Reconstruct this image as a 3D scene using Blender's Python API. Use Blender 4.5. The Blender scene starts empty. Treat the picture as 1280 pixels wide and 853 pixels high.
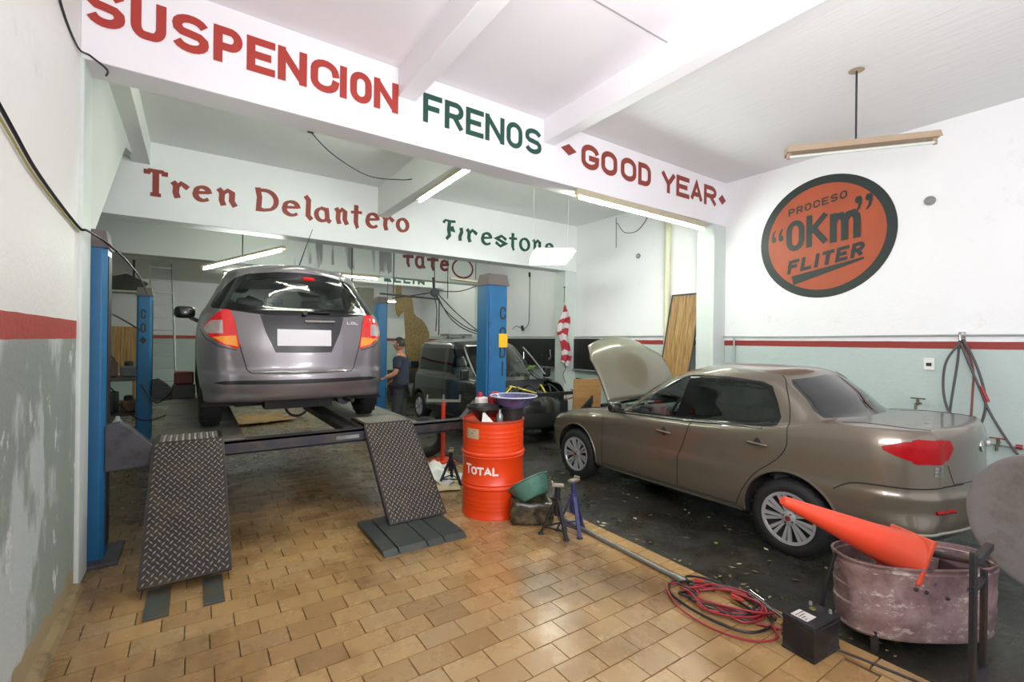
import bpy, bmesh, math, random
from math import sin, cos, pi, radians as rad
from mathutils import Vector, Matrix, Euler
from mathutils.bvhtree import BVHTree
random.seed(7)
K = 0.91           # everything below is laid out in drawing units; one unit = 0.91 m (scaled at the end)
SC = bpy.context.scene
COL = SC.collection

# ------------------------------------------------------------------ camera
cam_d = bpy.data.cameras.new('camera'); cam = bpy.data.objects.new('camera', cam_d); COL.objects.link(cam)
cam_d.sensor_width = 36.0; cam_d.lens = 582.0 / 1280 * 36.0
cam_d.clip_start = 0.05; cam_d.clip_end = 100
yaw, pit, rol = rad(34.3), rad(0.05), rad(0.7)
Fv = Vector((sin(yaw) * cos(pit), cos(yaw) * cos(pit), sin(pit))); Rv = Vector((cos(yaw), -sin(yaw), 0)); Uv = Rv.cross(Fv)
R2 = Rv * cos(rol) + Uv * sin(rol); U2 = -Rv * sin(rol) + Uv * cos(rol)
m = Matrix((R2, U2, -Fv)).transposed().to_4x4(); m.translation = Vector((0, 0, 1.78))
cam.matrix_world = m
SC.camera = cam
SC.view_settings.view_transform = 'Standard'; SC.view_settings.look = 'None'; SC.view_settings.gamma = 1
SC.view_settings.use_curve_mapping = False
SC.view_settings.exposure = 0.5

# ------------------------------------------------------------------ sky and daylight through the garage door behind the camera
world = bpy.data.worlds.new('world'); SC.world = world; world.use_nodes = True
wn = world.node_tree.nodes; wn['Background'].inputs[0].default_value = (0.93, 0.94, 1.0, 1); wn['Background'].inputs[1].default_value = 0.45
def area(name, loc, target, sx, sy, e, col=(1, 1, 1)):
    l = bpy.data.lights.new(name, 'AREA'); l.shape = 'RECTANGLE'; l.size = sx; l.size_y = sy; l.energy = e; l.color = col
    o = bpy.data.objects.new(name, l); COL.objects.link(o); o.location = loc
    o.rotation_euler = (Vector(target) - Vector(loc)).to_track_quat('-Z', 'Y').to_euler(); return o
area('daylight_door', (3.2, -2.6, 2.4), (3.2, 3.0, 2.4), 7.0, 3.6, 60, (0.98, 0.96, 1.0))
fl = bpy.data.lights.new('camera_flash', 'POINT'); fl.energy = 70; fl.shadow_soft_size = 0.25; fl.color = (1, .98, .95)
flo = bpy.data.objects.new('camera_flash', fl); COL.objects.link(flo); flo.location = (-0.05, -0.25, 2.35)

area('ceiling_fill', (1.6, 0.0, 2.4), (3.6, 1.9, 4.4), 1.6, 1.6, 120, (1, .98, .99))  # added fill light aimed upward to brighten the front ceiling

# ------------------------------------------------------------------ materials
def lin(h):
    if isinstance(h, str):
        h = [int(h[i:i + 2], 16) / 255 for i in (0, 2, 4)]
    return tuple((c / 12.92 if c <= .04045 else ((c + .055) / 1.055) ** 2.4) for c in h) + (1,)
class NT:
    def __init__(s, name):
        s.m = bpy.data.materials.new(name); s.m.use_nodes = True; s.t = s.m.node_tree; s.n = s.t.nodes
        s.b = s.n['Principled BSDF']; s._p = None
    def new(s, t, **k):
        n = s.n.new(t)
        for a, v in k.items(): setattr(n, a, v)
        return n
    def link(s, a, b): s.t.links.new(a, b)
    def pos(s, scale=(1, 1, 1), obj=False):
        mp = s.new('ShaderNodeMapping')
        f = 1.0 if obj else 1.0 / K
        mp.inputs['Scale'].default_value = tuple(c * f for c in scale)
        if obj: s.link(s.new('ShaderNodeTexCoord').outputs['Object'], mp.inputs[0])
        else: s.link(s.new('ShaderNodeNewGeometry').outputs['Position'], mp.inputs[0])
        return mp.outputs[0]
    def noise(s, vec, scale, detail=4, rough=.55, out='Fac'):
        n = s.new('ShaderNodeTexNoise'); n.inputs['Scale'].default_value = scale; n.inputs['Detail'].default_value = detail
        n.inputs['Roughness'].default_value = rough; s.link(vec, n.inputs['Vector']); return n.outputs[out]
    def ramp(s, fac, stops):
        r = s.new('ShaderNodeValToRGB'); e = r.color_ramp.elements
        while len(e) < len(stops): e.new(.5)
        for i, (p, c) in enumerate(stops):
            e[i].position = p; e[i].color = c if isinstance(c, tuple) and len(c) == 4 else (c, c, c, 1)
        s.link(fac, r.inputs[0]); return r.outputs[0]
    def mix(s, fac, a, b, mode='MIX'):
        x = s.new('ShaderNodeMix', data_type='RGBA', blend_type=mode)
        for v, i in ((fac, 0), (a, 6), (b, 7)):
            if isinstance(v, (int, float)): x.inputs[i].default_value = v
            elif isinstance(v, tuple): x.inputs[i].default_value = v
            else: s.link(v, x.inputs[i])
        return x.outputs[2]
    def math(s, op, a, b=0.0, clamp=False):
        x = s.new('ShaderNodeMath', operation=op, use_clamp=clamp)
        for v, i in ((a, 0), (b, 1)):
            if isinstance(v, (int, float)): x.inputs[i].default_value = v
            else: s.link(v, x.inputs[i])
        return x.outputs[0]
    def sep(s, vec):
        x = s.new('ShaderNodeSeparateXYZ'); s.link(vec, x.inputs[0]); return x.outputs
    def bump(s, h, st=.3, d=.02):
        x = s.new('ShaderNodeBump'); x.inputs['Strength'].default_value = st; x.inputs['Distance'].default_value = d
        s.link(h, x.inputs['Height']); s.link(x.outputs[0], s.b.inputs['Normal'])
    def col(s, c):
        if isinstance(c, tuple): s.b.inputs['Base Color'].default_value = c
        else: s.link(c, s.b.inputs['Base Color'])
    def set(s, **k):
        names = dict(rough='Roughness', metal='Metallic', coat='Coat Weight', coatr='Coat Roughness', spec='Specular IOR Level', alpha='Alpha', trans='Transmission Weight', ior='IOR', emis='Emission Strength')
        for a, v in k.items():
            i = s.b.inputs[names[a]]
            if isinstance(v, (int, float)): i.default_value = v
            else: s.link(v, i)
        return s
_mc = {}
def M(name, col, rough=.5, metal=0, var=.12, vscale=6, bump=.0, coat=0, dirt=None, obj=True):
    """everyday surface: base colour broken up by a little noise, optional dirt colour"""
    if name in _mc: return _mc[name]
    s = NT(name); c = lin(col); v = s.pos(obj=obj)
    n = s.noise(v, vscale, 5)
    dark = tuple(x * (1 - var) for x in c[:3]) + (1,); lite = tuple(min(1, x * (1 + var)) for x in c[:3]) + (1,)
    cc = s.mix(n, dark, lite)
    if dirt:
        dn = s.ramp(s.noise(v, vscale * .8, 6, .7), [(.48, 0.), (.68, 1.)])
        cc = s.mix(dn, cc, lin(dirt))
    s.col(cc); s.set(metal=metal, coat=coat, coatr=.05)
    s.set(rough=s.math('ADD', s.math('MULTIPLY', n, .16), rough - .08, True))
    if bump: s.bump(s.noise(v, vscale * 5, 4), bump, .01)
    _mc[name] = s.m; return s.m
def emit_mat(name, col, st):
    s = NT(name); s.col(lin(col)); s.b.inputs['Emission Color'].default_value = lin(col); s.set(emis=st); _mc[name] = s.m; return s.m
def glass_mat(name, tint, alpha, rough=.03):
    s = NT(name); tr = s.new('ShaderNodeBsdfTransparent'); tr.inputs[0].default_value = lin(tint)
    g = s.new('ShaderNodeBsdfGlossy'); g.inputs['Roughness'].default_value = rough; g.inputs[0].default_value = (1, 1, 1, 1)
    fr = s.new('ShaderNodeFresnel'); fr.inputs[0].default_value = 1.5
    n = s.noise(s.pos(obj=True), 3)
    f2 = s.math('ADD', fr.outputs[0], s.math('MULTIPLY', n, .03), True)
    d = s.new('ShaderNodeBsdfDiffuse'); d.inputs[0].default_value = lin('2A3432')
    mx0 = s.new('ShaderNodeMixShader'); mx0.inputs[0].default_value = alpha; s.link(tr.outputs[0], mx0.inputs[1]); s.link(d.outputs[0], mx0.inputs[2])
    mx = s.new('ShaderNodeMixShader'); s.link(f2, mx.inputs[0]); s.link(mx0.outputs[0], mx.inputs[1]); s.link(g.outputs[0], mx.inputs[2])
    s.link(mx.outputs[0], s.n['Material Output'].inputs[0]); return s.m
def wall_mat(name, upper, band, lower, z0, z1, patches=False, bandon=True):
    s = NT(name); v = s.pos(); z = s.sep(v)[2]
    n = s.noise(v, .9, 6, .6); n2 = s.noise(v, 5, 6, .65)
    up = s.mix(n, tuple(x * .93 for x in lin(upper)[:3]) + (1,), lin(upper))
    up = s.mix(s.ramp(s.noise(v, 2.3, 7, .72), [(.60, 0.), (.72, .35)]), up, lin('C9C7BD'))
    lo = s.mix(n2, lin(lower), tuple(x * .86 for x in lin(lower)[:3]) + (1,))
    if patches:
        pn = s.ramp(s.noise(s.pos((1, 1, .55)), 1.6, 5, .6), [(.44, 0.), (.50, 1.)])
        lo = s.mix(pn, lo, lin('8F9992'))
        p2 = s.ramp(s.noise(s.pos((1, 1, .6)), 4.5, 7, .7), [(.60, 0.), (.64, .8)])
        lo = s.mix(p2, lo, lin('D8DEDC'))
        low = s.math('LESS_THAN', s.math('ADD', z, s.math('MULTIPLY', n2, .3)), .33)
        lo = s.mix(low, lo, lin('A09070'))
    wob = s.math('MULTIPLY', s.math('SUBTRACT', s.noise(s.pos((1, 1, 0)), 3, 2), .5), .01)
    zz = s.math('ADD', z, wob)
    a = s.math('GREATER_THAN', zz, z0); b = s.math('GREATER_THAN', zz, z1)
    bc = s.mix(s.ramp(s.noise(v, 14, 6, .75), [(.66, 0.), (.70, .5)]), lin(band), lin(upper))
    c = s.mix(a, lo, bc if bandon else up); c = s.mix(b, c, up)
    s.col(c); s.set(rough=.55); s.bump(s.math('ADD', n2, s.noise(v, 30, 3)), .25, .012)
    _mc[name] = s.m; return s.m
def ceil_mat(name, col, lines=9.0, axis=1, bst=.16):
    s = NT(name); v = s.pos(); n = s.noise(v, .8, 5)
    c = s.mix(n, tuple(x * .93 for x in lin(col)[:3]) + (1,), lin(col)); s.col(c); s.set(rough=.6)
    a = s.sep(v)[axis]; w = s.math('FRACT', s.math('MULTIPLY', a, lines)); g = s.math('LESS_THAN', w, .06)
    gn = s.math('MULTIPLY', g, s.noise(v, 2.5, 3)); h = s.math('ADD', s.math('MULTIPLY', gn, 2.2), s.noise(s.pos((8, 1, 1) if axis == 0 else (1, 8, 1)), 3, 3))
    s.bump(h, bst, .010); _mc[name] = s.m; return s.m

WHITE = wall_mat('white_plaster', 'EDEDED', 'A5382E', 'EDEDED', -5, -4)
WLEFT = wall_mat('left_wall_paint', 'EFEFEC', 'A83C32', 'C0CACA', 1.762, 1.887, True)
WRIGHT = wall_mat('right_wall_paint', 'EEEEF0', '8E2E28', 'B9C8C4', 1.755, 1.84)
WGREEN = M('column_green_white', 'CDD5D1', .5, var=.08, vscale=4, bump=.15, dirt=None, obj=False)
BEAMW = M('beam_white', 'ECEAEE', .5, var=.05, vscale=2, bump=.12, obj=False)  # daylight's faint lavender put into the front bay's white
CEIL = ceil_mat('ceiling_boards', 'E4E3E4', 5.5, 0, .45); CEIL2 = ceil_mat('ceiling_boards_tube_tint', 'EBEDEA', 4.5, 1, .4)  # second ceiling white carries the tubes' greenish light in its colour
CEILP = M('ceiling_plain', 'E8E3E8', .6, var=.04, vscale=2, bump=.08, obj=False)  # lavender cast of daylight also mixed into this ceiling's colour
RED_P = M('red_lettering', 'A8362C', .5, var=.12, vscale=12, obj=False)
RED_P2 = M('dark_red_lettering', '8E3A2E', .5, var=.12, vscale=12, obj=False)
MAROON = M('maroon_lettering', '6E2330', .55, var=.15, vscale=12, obj=False)
GREEN_P = M('green_lettering', '174A3C', .5, var=.15, vscale=12, obj=False)
BLACKP = M('black_green_paint', '1F2B28', .5, var=.2, vscale=14, dirt=None, obj=False)
ORANGE_W = M('orange_wall_paint', 'A24A2B', .5, var=.22, vscale=3, bump=.1, obj=False)
BLUE = M('post_blue', '1A6290', .42, var=.18, vscale=7, dirt=None)
BLUED = M('post_blue_dirty', '20649A', .5, var=.25, vscale=5, dirt='2B3F58')
CAPG = M('post_cap_brown_grey', '5F5754', .6, var=.15)
DGREY = M('dark_grey_steel', '4A4A50', .5, metal=.3, var=.2, vscale=8, dirt='34302C')
BEAMST = M('crossbeam_steel', '3B3C44', .45, metal=.3, var=.25, vscale=6, dirt='575048')
BLACK = M('black_plastic', '0E0F10', .42, var=.2)
RUBBER = M('tyre_rubber', '121213', .75, var=.2, vscale=20, bump=.1)
RUNM = M('runway_dusty_steel', '77746A', .5, metal=.3, var=.2, vscale=5, dirt='4A463E')
TREAD = M('tread_plate_dark', '35322F', .45, metal=.55, var=.3, vscale=9, dirt='4B4034')
LUG = M('tread_lug_bright', 'B4AEA4', .30, metal=.6, var=.2, vscale=12)
DRUM = M('orange_red_drum_paint', 'E03A12', .33, var=.12, vscale=5, dirt=None, coat=.4)
CHROME = M('chrome', 'C8CACC', .15, metal=1, var=.05)
SILVER = M('wheel_silver', 'B4B6B8', .35, metal=.6, var=.1)
GUN = M('galvanised_pipe', '8B8B88', .45, metal=.7, var=.2)
WIRE = M('black_cable', '1A1A1C', .5, var=.1)
IRON = M('dark_iron', '35363B', .55, metal=.4, var=.25, dirt='4A3A30')
CARD = M('cardboard', '9C7C50', .8, var=.15, vscale=5, dirt='6E5636')
WOOD = None
def wood_mat(name, c1, c2, sc=(14, 14, 1.2)):
    s = NT(name); v = s.pos(sc, True)
    w = s.noise(v, 1.6, 5, .6); c = s.ramp(w, [(.3, lin(c1)), (.65, lin(c2))]); 
    oi = s.new('ShaderNodeObjectInfo'); c = s.mix(s.math('MULTIPLY', oi.outputs['Random'], .35), c, lin(c1))
    s.col(c); s.set(rough=.55); s.bump(w, .1, .005); return s.m
WOOD = wood_mat('plank_wood', '6E4E28', 'B8945C', (20, 20, 1.0)); PLY = wood_mat('plywood', 'A87A48', 'C29562', (1.5, 1.5, 9)); BOARDY = wood_mat('osb_board', '6E5A34', 'A08858', (9, 9, 9))

# ------------------------------------------------------------------ mesh helpers
def link(o): COL.objects.link(o); return o
def finish(bm, name, mat, parent=None, smooth=False, kind=None, label=None, bevel=0):
    me = bpy.data.meshes.new(name); bm.normal_update(); bm.to_mesh(me); bm.free()
    me.materials.append(mat)
    o = bpy.data.objects.new(name, me); COL.objects.link(o)
    if smooth:
        me.shade_smooth()
        if smooth != 'all':
            me.set_sharp_from_angle(angle=rad(38))
    if parent:
        o.parent = parent
        if parent.get('_w'): o.matrix_parent_inverse = Matrix.Translation(-Vector(parent['_w']))
        elif parent.parent and parent.parent.get('_w') and parent.type == 'MESH': pass
    if kind: o['kind'] = kind
    if label: o['label'] = label
    if bevel:
        b = o.modifiers.new('edge', 'BEVEL'); b.width = bevel; b.segments = 2; b.limit_method = 'ANGLE'
    return o
def thing(name, label, cat, loc=(0, 0, 0), rz=0, group=None, world=True):
    """Empty at the base. world=True: children are modelled in world coordinates."""
    o = bpy.data.objects.new(name, None); COL.objects.link(o); o.empty_display_size = .1
    o.location = loc; o.rotation_euler = (0, 0, rz)
    o['label'] = label; o['category'] = cat
    if group: o['group'] = group
    if world: o['_w'] = list(loc)
    return o
def tag(o, label, cat, group=None):
    o['label'] = label; o['category'] = cat
    if group: o['group'] = group
    return o
def NB(): return bmesh.new()
def box(bm, c, s, rot=None, piv=None):
    """axis box centre c size s, optional Euler rot about its centre"""
    r = bmesh.ops.create_cube(bm, size=1.0)['verts']
    mt = Matrix.Translation(c) @ (rot.to_matrix().to_4x4() if rot else Matrix()) @ Matrix.Diagonal((s[0], s[1], s[2], 1))
    bmesh.ops.transform(bm, matrix=mt, verts=r); return r
def bx(bm, x0, x1, y0, y1, z0, z1): return box(bm, ((x0 + x1) / 2, (y0 + y1) / 2, (z0 + z1) / 2), (abs(x1 - x0), abs(y1 - y0), abs(z1 - z0)))
def frame_to(d):
    d = Vector(d).normalized(); return d.to_track_quat('Z', 'Y').to_matrix().to_4x4()
def cyl(bm, p0, p1, r0, r1=None, n=16, cap=True):
    p0, p1 = Vector(p0), Vector(p1); r1 = r0 if r1 is None else r1
    d = p1 - p0; L = d.length
    r = bmesh.ops.create_cone(bm, cap_ends=cap, segments=n, radius1=max(r0, 1e-4), radius2=max(r1, 1e-4), depth=L)['verts']
    bmesh.ops.transform(bm, matrix=Matrix.Translation((p0 + p1) / 2) @ frame_to(d), verts=r); return r
def bar(bm, p0, p1, w, h):
    p0, p1 = Vector(p0), Vector(p1); d = p1 - p0
    r = bmesh.ops.create_cube(bm, size=1.0)['verts']
    bmesh.ops.transform(bm, matrix=Matrix.Translation((p0 + p1) / 2) @ frame_to(d) @ Matrix.Diagonal((w, h, d.length, 1)), verts=r); return r
def lathe(bm, prof, n=32, c=(0, 0, 0), axis=(0, 0, 1), sx=1, sy=1):
    fr = Matrix.Translation(c) @ frame_to(axis); rings = []
    for r, z in prof:
        if r < 1e-5: rings.append([bm.verts.new(fr @ Vector((0, 0, z)))])
        else: rings.append([bm.verts.new(fr @ Vector((r * cos(2 * pi * k / n) * sx, r * sin(2 * pi * k / n) * sy, z))) for k in range(n)])
    for a, b in zip(rings, rings[1:]):
        for k in range(n):
            q = (k + 1) % n
            if len(a) == 1 and len(b) == 1: continue
            if len(a) == 1: bm.faces.new((a[0], b[q], b[k]))
            elif len(b) == 1: bm.faces.new((a[k], a[q], b[0]))
            else: bm.faces.new((a[k], a[q], b[q], b[k]))
    return bm
def smooth_path(pts, n=8, closed=False):
    P = [Vector(p) for p in pts]; out = []; N = len(P)
    for i in range(N if closed else N - 1):
        if closed: a, b, c, d = P[i - 1], P[i], P[(i + 1) % N], P[(i + 2) % N]
        else: a, b, c, d = P[max(i - 1, 0)], P[i], P[i + 1], P[min(i + 2, N - 1)]
        for k in range(n):
            t = k / n
            out.append(.5 * ((2 * b) + (c - a) * t + (2 * a - 5 * b + 4 * c - d) * t * t + (3 * b - a - 3 * c + d) * t ** 3))
    if not closed: out.append(P[-1])
    return out
def tube(bm, pts, r, n=6, closed=False, smooth=0):
    P = smooth_path(pts, smooth, closed) if smooth else [Vector(p) for p in pts]
    rings = []; N = len(P); prev = None
    if isinstance(r, (list, tuple)) and len(r) != N:
        r = [r[min(int(i / (N - 1) * (len(r) - 1)), len(r) - 1)] + (r[min(int(i / (N - 1) * (len(r) - 1)) + 1, len(r) - 1)] - r[min(int(i / (N - 1) * (len(r) - 1)), len(r) - 1)]) * ((i / (N - 1) * (len(r) - 1)) % 1) for i in range(N)]
    for i in range(N):
        t = (P[(i + 1) % N] - P[i - 1]) if closed else (P[min(i + 1, N - 1)] - P[max(i - 1, 0)])
        if t.length < 1e-9: t = Vector((0, 0, 1))
        t.normalize()
        if prev is None: a = t.orthogonal().normalized()
        else:
            a = prev - t * prev.dot(t); a = a.normalized() if a.length > 1e-6 else t.orthogonal().normalized()
        prev = a; b = t.cross(a); rr = r[i] if isinstance(r, (list, tuple)) else r
        rings.append([bm.verts.new(P[i] + (a * cos(2 * pi * k / n) + b * sin(2 * pi * k / n)) * rr) for k in range(n)])
    for i in range(N if closed else N - 1):
        A, B = rings[i], rings[(i + 1) % N]
        for k in range(n):
            try: bm.faces.new((A[k], A[(k + 1) % n], B[(k + 1) % n], B[k]))
            except ValueError: pass
    if not closed:
        bm.faces.new(rings[0][::-1]); bm.faces.new(rings[-1])
    return bm
def prism(bm, poly, fn, d):
    """poly of 2D points -> slab; fn(u,v,w) maps to 3D, w in 0..d"""
    a = [bm.verts.new(fn(u, v, 0)) for u, v in poly]; b = [bm.verts.new(fn(u, v, d)) for u, v in poly]; n = len(poly)
    bm.faces.new(a[::-1]); bm.faces.new(b)
    for k in range(n): bm.faces.new((a[k], a[(k + 1) % n], b[(k + 1) % n], b[k]))
def fixn(bm): bmesh.ops.recalc_face_normals(bm, faces=bm.faces); return bm
def struct(name, bm, mat, **k):
    o = finish(bm, name, mat, **k); o['kind'] = 'structure'; return o

# ------------------------------------------------------------------ brush lettering
def arc(cx, cy, rx, ry, a0, a1, n=10): return [(cx + rx * cos(rad(a0 + (a1 - a0) * k / n)), cy + ry * sin(rad(a0 + (a1 - a0) * k / n))) for k in range(n + 1)]
CAP = {
 'S': [arc(.5, .76, .5, .24, 20, 180, 8)[:-1] + [(0, .74), (.03, .62), (.18, .53), (.5, .5), (.82, .46), (.98, .36), (1, .25)] + arc(.5, .24, .5, .24, 0, -160, 8)],
 'U': [[(0, 1), (0, .3)] + arc(.35, .3, .35, .3, 180, 270, 5) + arc(.65, .3, .35, .3, 270, 360, 5) + [(1, 1)]],
 'P': [[(0, 0), (0, 1), (.6, 1)] + arc(.6, .72, .4, .28, 80, -80, 8) + [(.6, .44), (0, .44)]],
 'E': [[(1, 1), (0, 1), (0, 0), (1, 0)], [(0, .5), (.8, .5)]],
 'N': [[(0, 0), (0, 1)], [(0, 1), (1, 0)], [(1, 0), (1, 1)]],
 'C': [arc(.5, .7, .5, .3, 0, 180, 9) + arc(.5, .3, .5, .3, 180, 360, 9)],
 'I': [[(.5, 0), (.5, 1)]],
 'O': [arc(.5, .68, .5, .32, 0, 180, 10) + arc(.5, .32, .5, .32, 180, 360, 10) + [(1, .68)]],
 'F': [[(0, 0), (0, 1), (1, 1)], [(0, .52), (.8, .52)]],
 'R': [[(0, 0), (0, 1), (.6, 1)] + arc(.6, .74, .4, .26, 80, -80, 8) + [(.6, .48), (0, .48)], [(.5, .48), (1, 0)]],
 'G': [arc(.5, .7, .5, .3, 10, 180, 9) + arc(.5, .3, .5, .3, 180, 350, 9) + [(1, .45), (.55, .45)]],
 'D': [[(0, 0), (0, 1), (.5, 1)] + arc(.5, .68, .5, .32, 80, 0, 6) + arc(.5, .32, .5, .32, 0, -80, 6) + [(.5, 0), (0, 0)]],
 'Y': [[(0, 1), (.5, .42), (.5, 0)], [(1, 1), (.5, .42)]],
 'A': [[(0, 0), (.5, 1), (1, 0)], [(.2, .3), (.8, .3)]],
 'T': [[(0, 1), (1, 1)], [(.5, 1), (.5, 0)]],
 'L': [[(0, 1), (0, 0), (1, 0)]],
 'K': [[(0, 0), (0, 1)], [(1, 1), (0, .42)], [(.25, .58), (1, 0)]],
 'm': [[(.02, 0), (.02, 1)], [(.02, .7), (.15, .95), (.35, .97), (.48, .8), (.5, .6), (.5, 0)], [(.5, .7), (.65, .95), (.85, .97), (.98, .8), (1, .6), (1, 0)]],
 '"': [arc(.25, .75, .14, .2, 0, 360, 8), [(.32, .72), (.3, .35), (.12, .05)], arc(.8, .75, .14, .2, 0, 360, 8), [(.87, .72), (.85, .35), (.67, .05)]],
 'q': [arc(.2, .3, .14, .2, 0, 360, 8), [(.13, .33), (.15, .7), (.33, 1)], arc(.75, .3, .14, .2, 0, 360, 8), [(.68, .33), (.7, .7), (.88, 1)]],
 # brushed lower case
 't': [[(.45, 1), (.42, .2), (.55, 0), (.62, .02)], [(0, .66), (.95, .70)]],
 'a': [arc(.42, .45, .42, .45, 60, 320, 12), [(.72, .95), (.78, .5), (.8, .15), (1, 0)], [(.35, .92), (.78, .85)]],
 'e': [[(.1, .52), (.85, .62)] + arc(.5, .6, .42, .38, 10, 180, 8) + arc(.5, .42, .46, .42, 180, 318, 7)],
 'r': [[(0, .95), (.22, .75), (.18, .3), (.3, 0)], [(.2, .62), (.55, .95), (.8, .82), (1, .7)]],
 'n': [[(0, .95), (.2, .75), (.17, .3), (.28, 0)], [(.2, .68), (.55, .95), (.82, .8), (.8, .3), (1, .02)]],
 'l': [[(0, 1), (.5, .85), (.42, .15), (1, 0)]],
 'o': [arc(.5, .5, .5, .5, 0, 360, 16)],
 's': [[(1, .72), (.55, 1), (.05, .7), (.95, .32), (.45, 0), (0, .3)]],
 'i': [[(.6, 1), (.75, .7), (.35, .3), (.4, 0)]],
 '1': [[(.1, 1), (.9, 1)], [(.5, 1), (.5, 0)], [(0, 1), (0, .86)], [(1, 1), (1, .86)], [(.25, 0), (.75, 0)]],
 'f': [[(0, .86), (.18, 1), (.6, .96), (1, 1)], [(.52, .96), (.45, .5), (.52, .2), (.28, 0)], [(.45, .55), (.85, .5), (.72, .68)]],
 '2': [[(0, 1), (.1, .6), (.05, .05), (.35, .04)] + arc(.42, .5, .58, .45, -60, 90, 9) + [(0, .92)]],
}
def letters(bm, items, fn, t, nib=None, shear=0):
    """items: (char, u0, v0, u1, v1); strips of paint of width t; nib angle makes a flat brush"""
    for ch, u0, v0, u1, v1 in items:
        if ch == '#':
            cu, cv = (u0 + u1) / 2, (v0 + v1) / 2
            bm.faces.new([bm.verts.new(fn(*p)) for p in ((u0, cv), (cu, v0), (u1, cv), (cu, v1))]); continue
        if ch in 'q"':
            for k_ in (0, 1):
                cm = [(.02, .78), (.08, .98), (.30, 1), (.40, .85), (.40, .55), (.30, .2), (.12, 0), (.05, .06), (.18, .3), (.20, .55), (.06, .6)]
                if ch == 'q': cm = [(.42 - x, 1 - y) for x, y in cm]
                bm.faces.new([bm.verts.new(fn(u0 + (x + .55 * k_) * (u1 - u0), v0 + y * (v1 - v0))) for x, y in cm])
            continue
        h = t / 2; w = u1 - u0 - t; H = v1 - v0 - t
        nr_ = (Vector(fn(1, 0)) - Vector(fn(0, 0))).cross(Vector(fn(0, 1)) - Vector(fn(0, 0))).normalized()
        for si, st in enumerate(CAP[ch]):
            of = nr_ * .0009 * si
            P = [Vector((u0 + h + x * w + shear * y * H, v0 + h + y * H)) for x, y in st]
            P = [p for i, p in enumerate(P) if i == 0 or (p - P[i - 1]).length > 1e-4]
            closed = (P[0] - P[-1]).length < 1e-3
            if closed: P = P[:-1]
            n = len(P); L = []; R_ = []; dz = []
            for i in range(n):
                a = P[i] - P[i - 1] if (i > 0 or closed) else P[1] - P[0]
                b = P[(i + 1) % n] - P[i] if (i < n - 1 or closed) else a
                a = a.normalized(); b = b.normalized(); d = a + b
                d = d.normalized() if d.length > 1e-4 else a
                nn = Vector((-d.y, d.x)); k = 1 / max(.5, nn.dot(Vector((-a.y, a.x))))
                hh = h * k
                if nib is not None: hh *= .60 + .55 * abs(sin(math.atan2(d.y, d.x) - rad(nib)))
                e = Vector((0, 0))
                dg_ = .3 if (nib is not None or (abs(d.x) > .35 and abs(d.y) > .35)) else 1
                if not closed and i == 0: e = -d * h * dg_
                if not closed and i == n - 1: e = d * h * dg_
                L.append(P[i] + nn * hh + e); R_.append(P[i] - nn * hh + e); dz.append(nr_ * (.00006 * i))
            lv = [bm.verts.new(Vector(fn(*p)) + of + dz[k_]) for k_, p in enumerate(L)]; rv = [bm.verts.new(Vector(fn(*p)) + of + dz[k_]) for k_, p in enumerate(R_)]
            for i in range(n if closed else n - 1):
                j = (i + 1) % n
                try: bm.faces.new((rv[i], rv[j], lv[j], lv[i]))
                except ValueError: pass
    return bm
# ------------------------------------------------------------------ large structure
XL, XR, CZ = -0.68, 7.28, 4.45
bm = NB(); bx(bm, XL - .2, XL, -2.2, 4.75, -.02, CZ + .2)
wl = struct('wall_left', bm, WLEFT)
bm = NB(); tube(bm, [(-.68, y, .0) for y in (-2, 4.4)], .055, 8); o = finish(bm, 'plaster_fillet', M('fillet', '8E7B5A', .8, dirt='5A4A34', obj=False), wl)
bm = NB(); prism(bm, [(4.75, CZ), (4.75, 2.48), (5.04, 2.63), (6.97, 3.97), (8.05, 4.2), (8.05, CZ)], lambda u, v, w: Vector((XL - .15 + w, u, v)), .15)
struct('wall_left', fixn(bm), M('wall_left_upper', 'CBD0CC', .6, var=.05, vscale=3, bump=.1, obj=False))
bm = NB(); bx(bm, XR, XR + .2, -2.2, 8.6, -.02, CZ + .2); bx(bm, XR, XR + .2, 8.6, 17.2, -.02, CZ + .2); wr = struct('wall_right', bm, WRIGHT)
bm = NB(); bx(bm, -2.9, XR + .2, 17, 17.2, -.02, CZ + .2); struct('wall_back', bm, WALLB := wall_mat('back_wall_paint', 'E6E8E8', 'A04036', 'BACBC6', 1.74, 1.84))
bm = NB(); bx(bm, -2.9, -2.7, 4.75, 17, -.02, CZ + .2); bx(bm, -2.7, -.83, 4.6, 4.75, -.02, CZ + .2); struct('wall_left', bm, WALLB)
bm = NB(); bx(bm, XL - .2, XR + .2, -2.2, 4.5, CZ, CZ + .15); struct('ceiling', bm, CEIL)
bm = NB(); bx(bm, -2.9, XR + .2, 4.5, 17.2, CZ, CZ + .15); struct('ceiling', bm, CEIL2)
bm = NB(); bx(bm, XL, 3.5, -2.2, 4.4, CZ - .012, CZ - .001); struct('ceiling', bm, CEILP)

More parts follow.
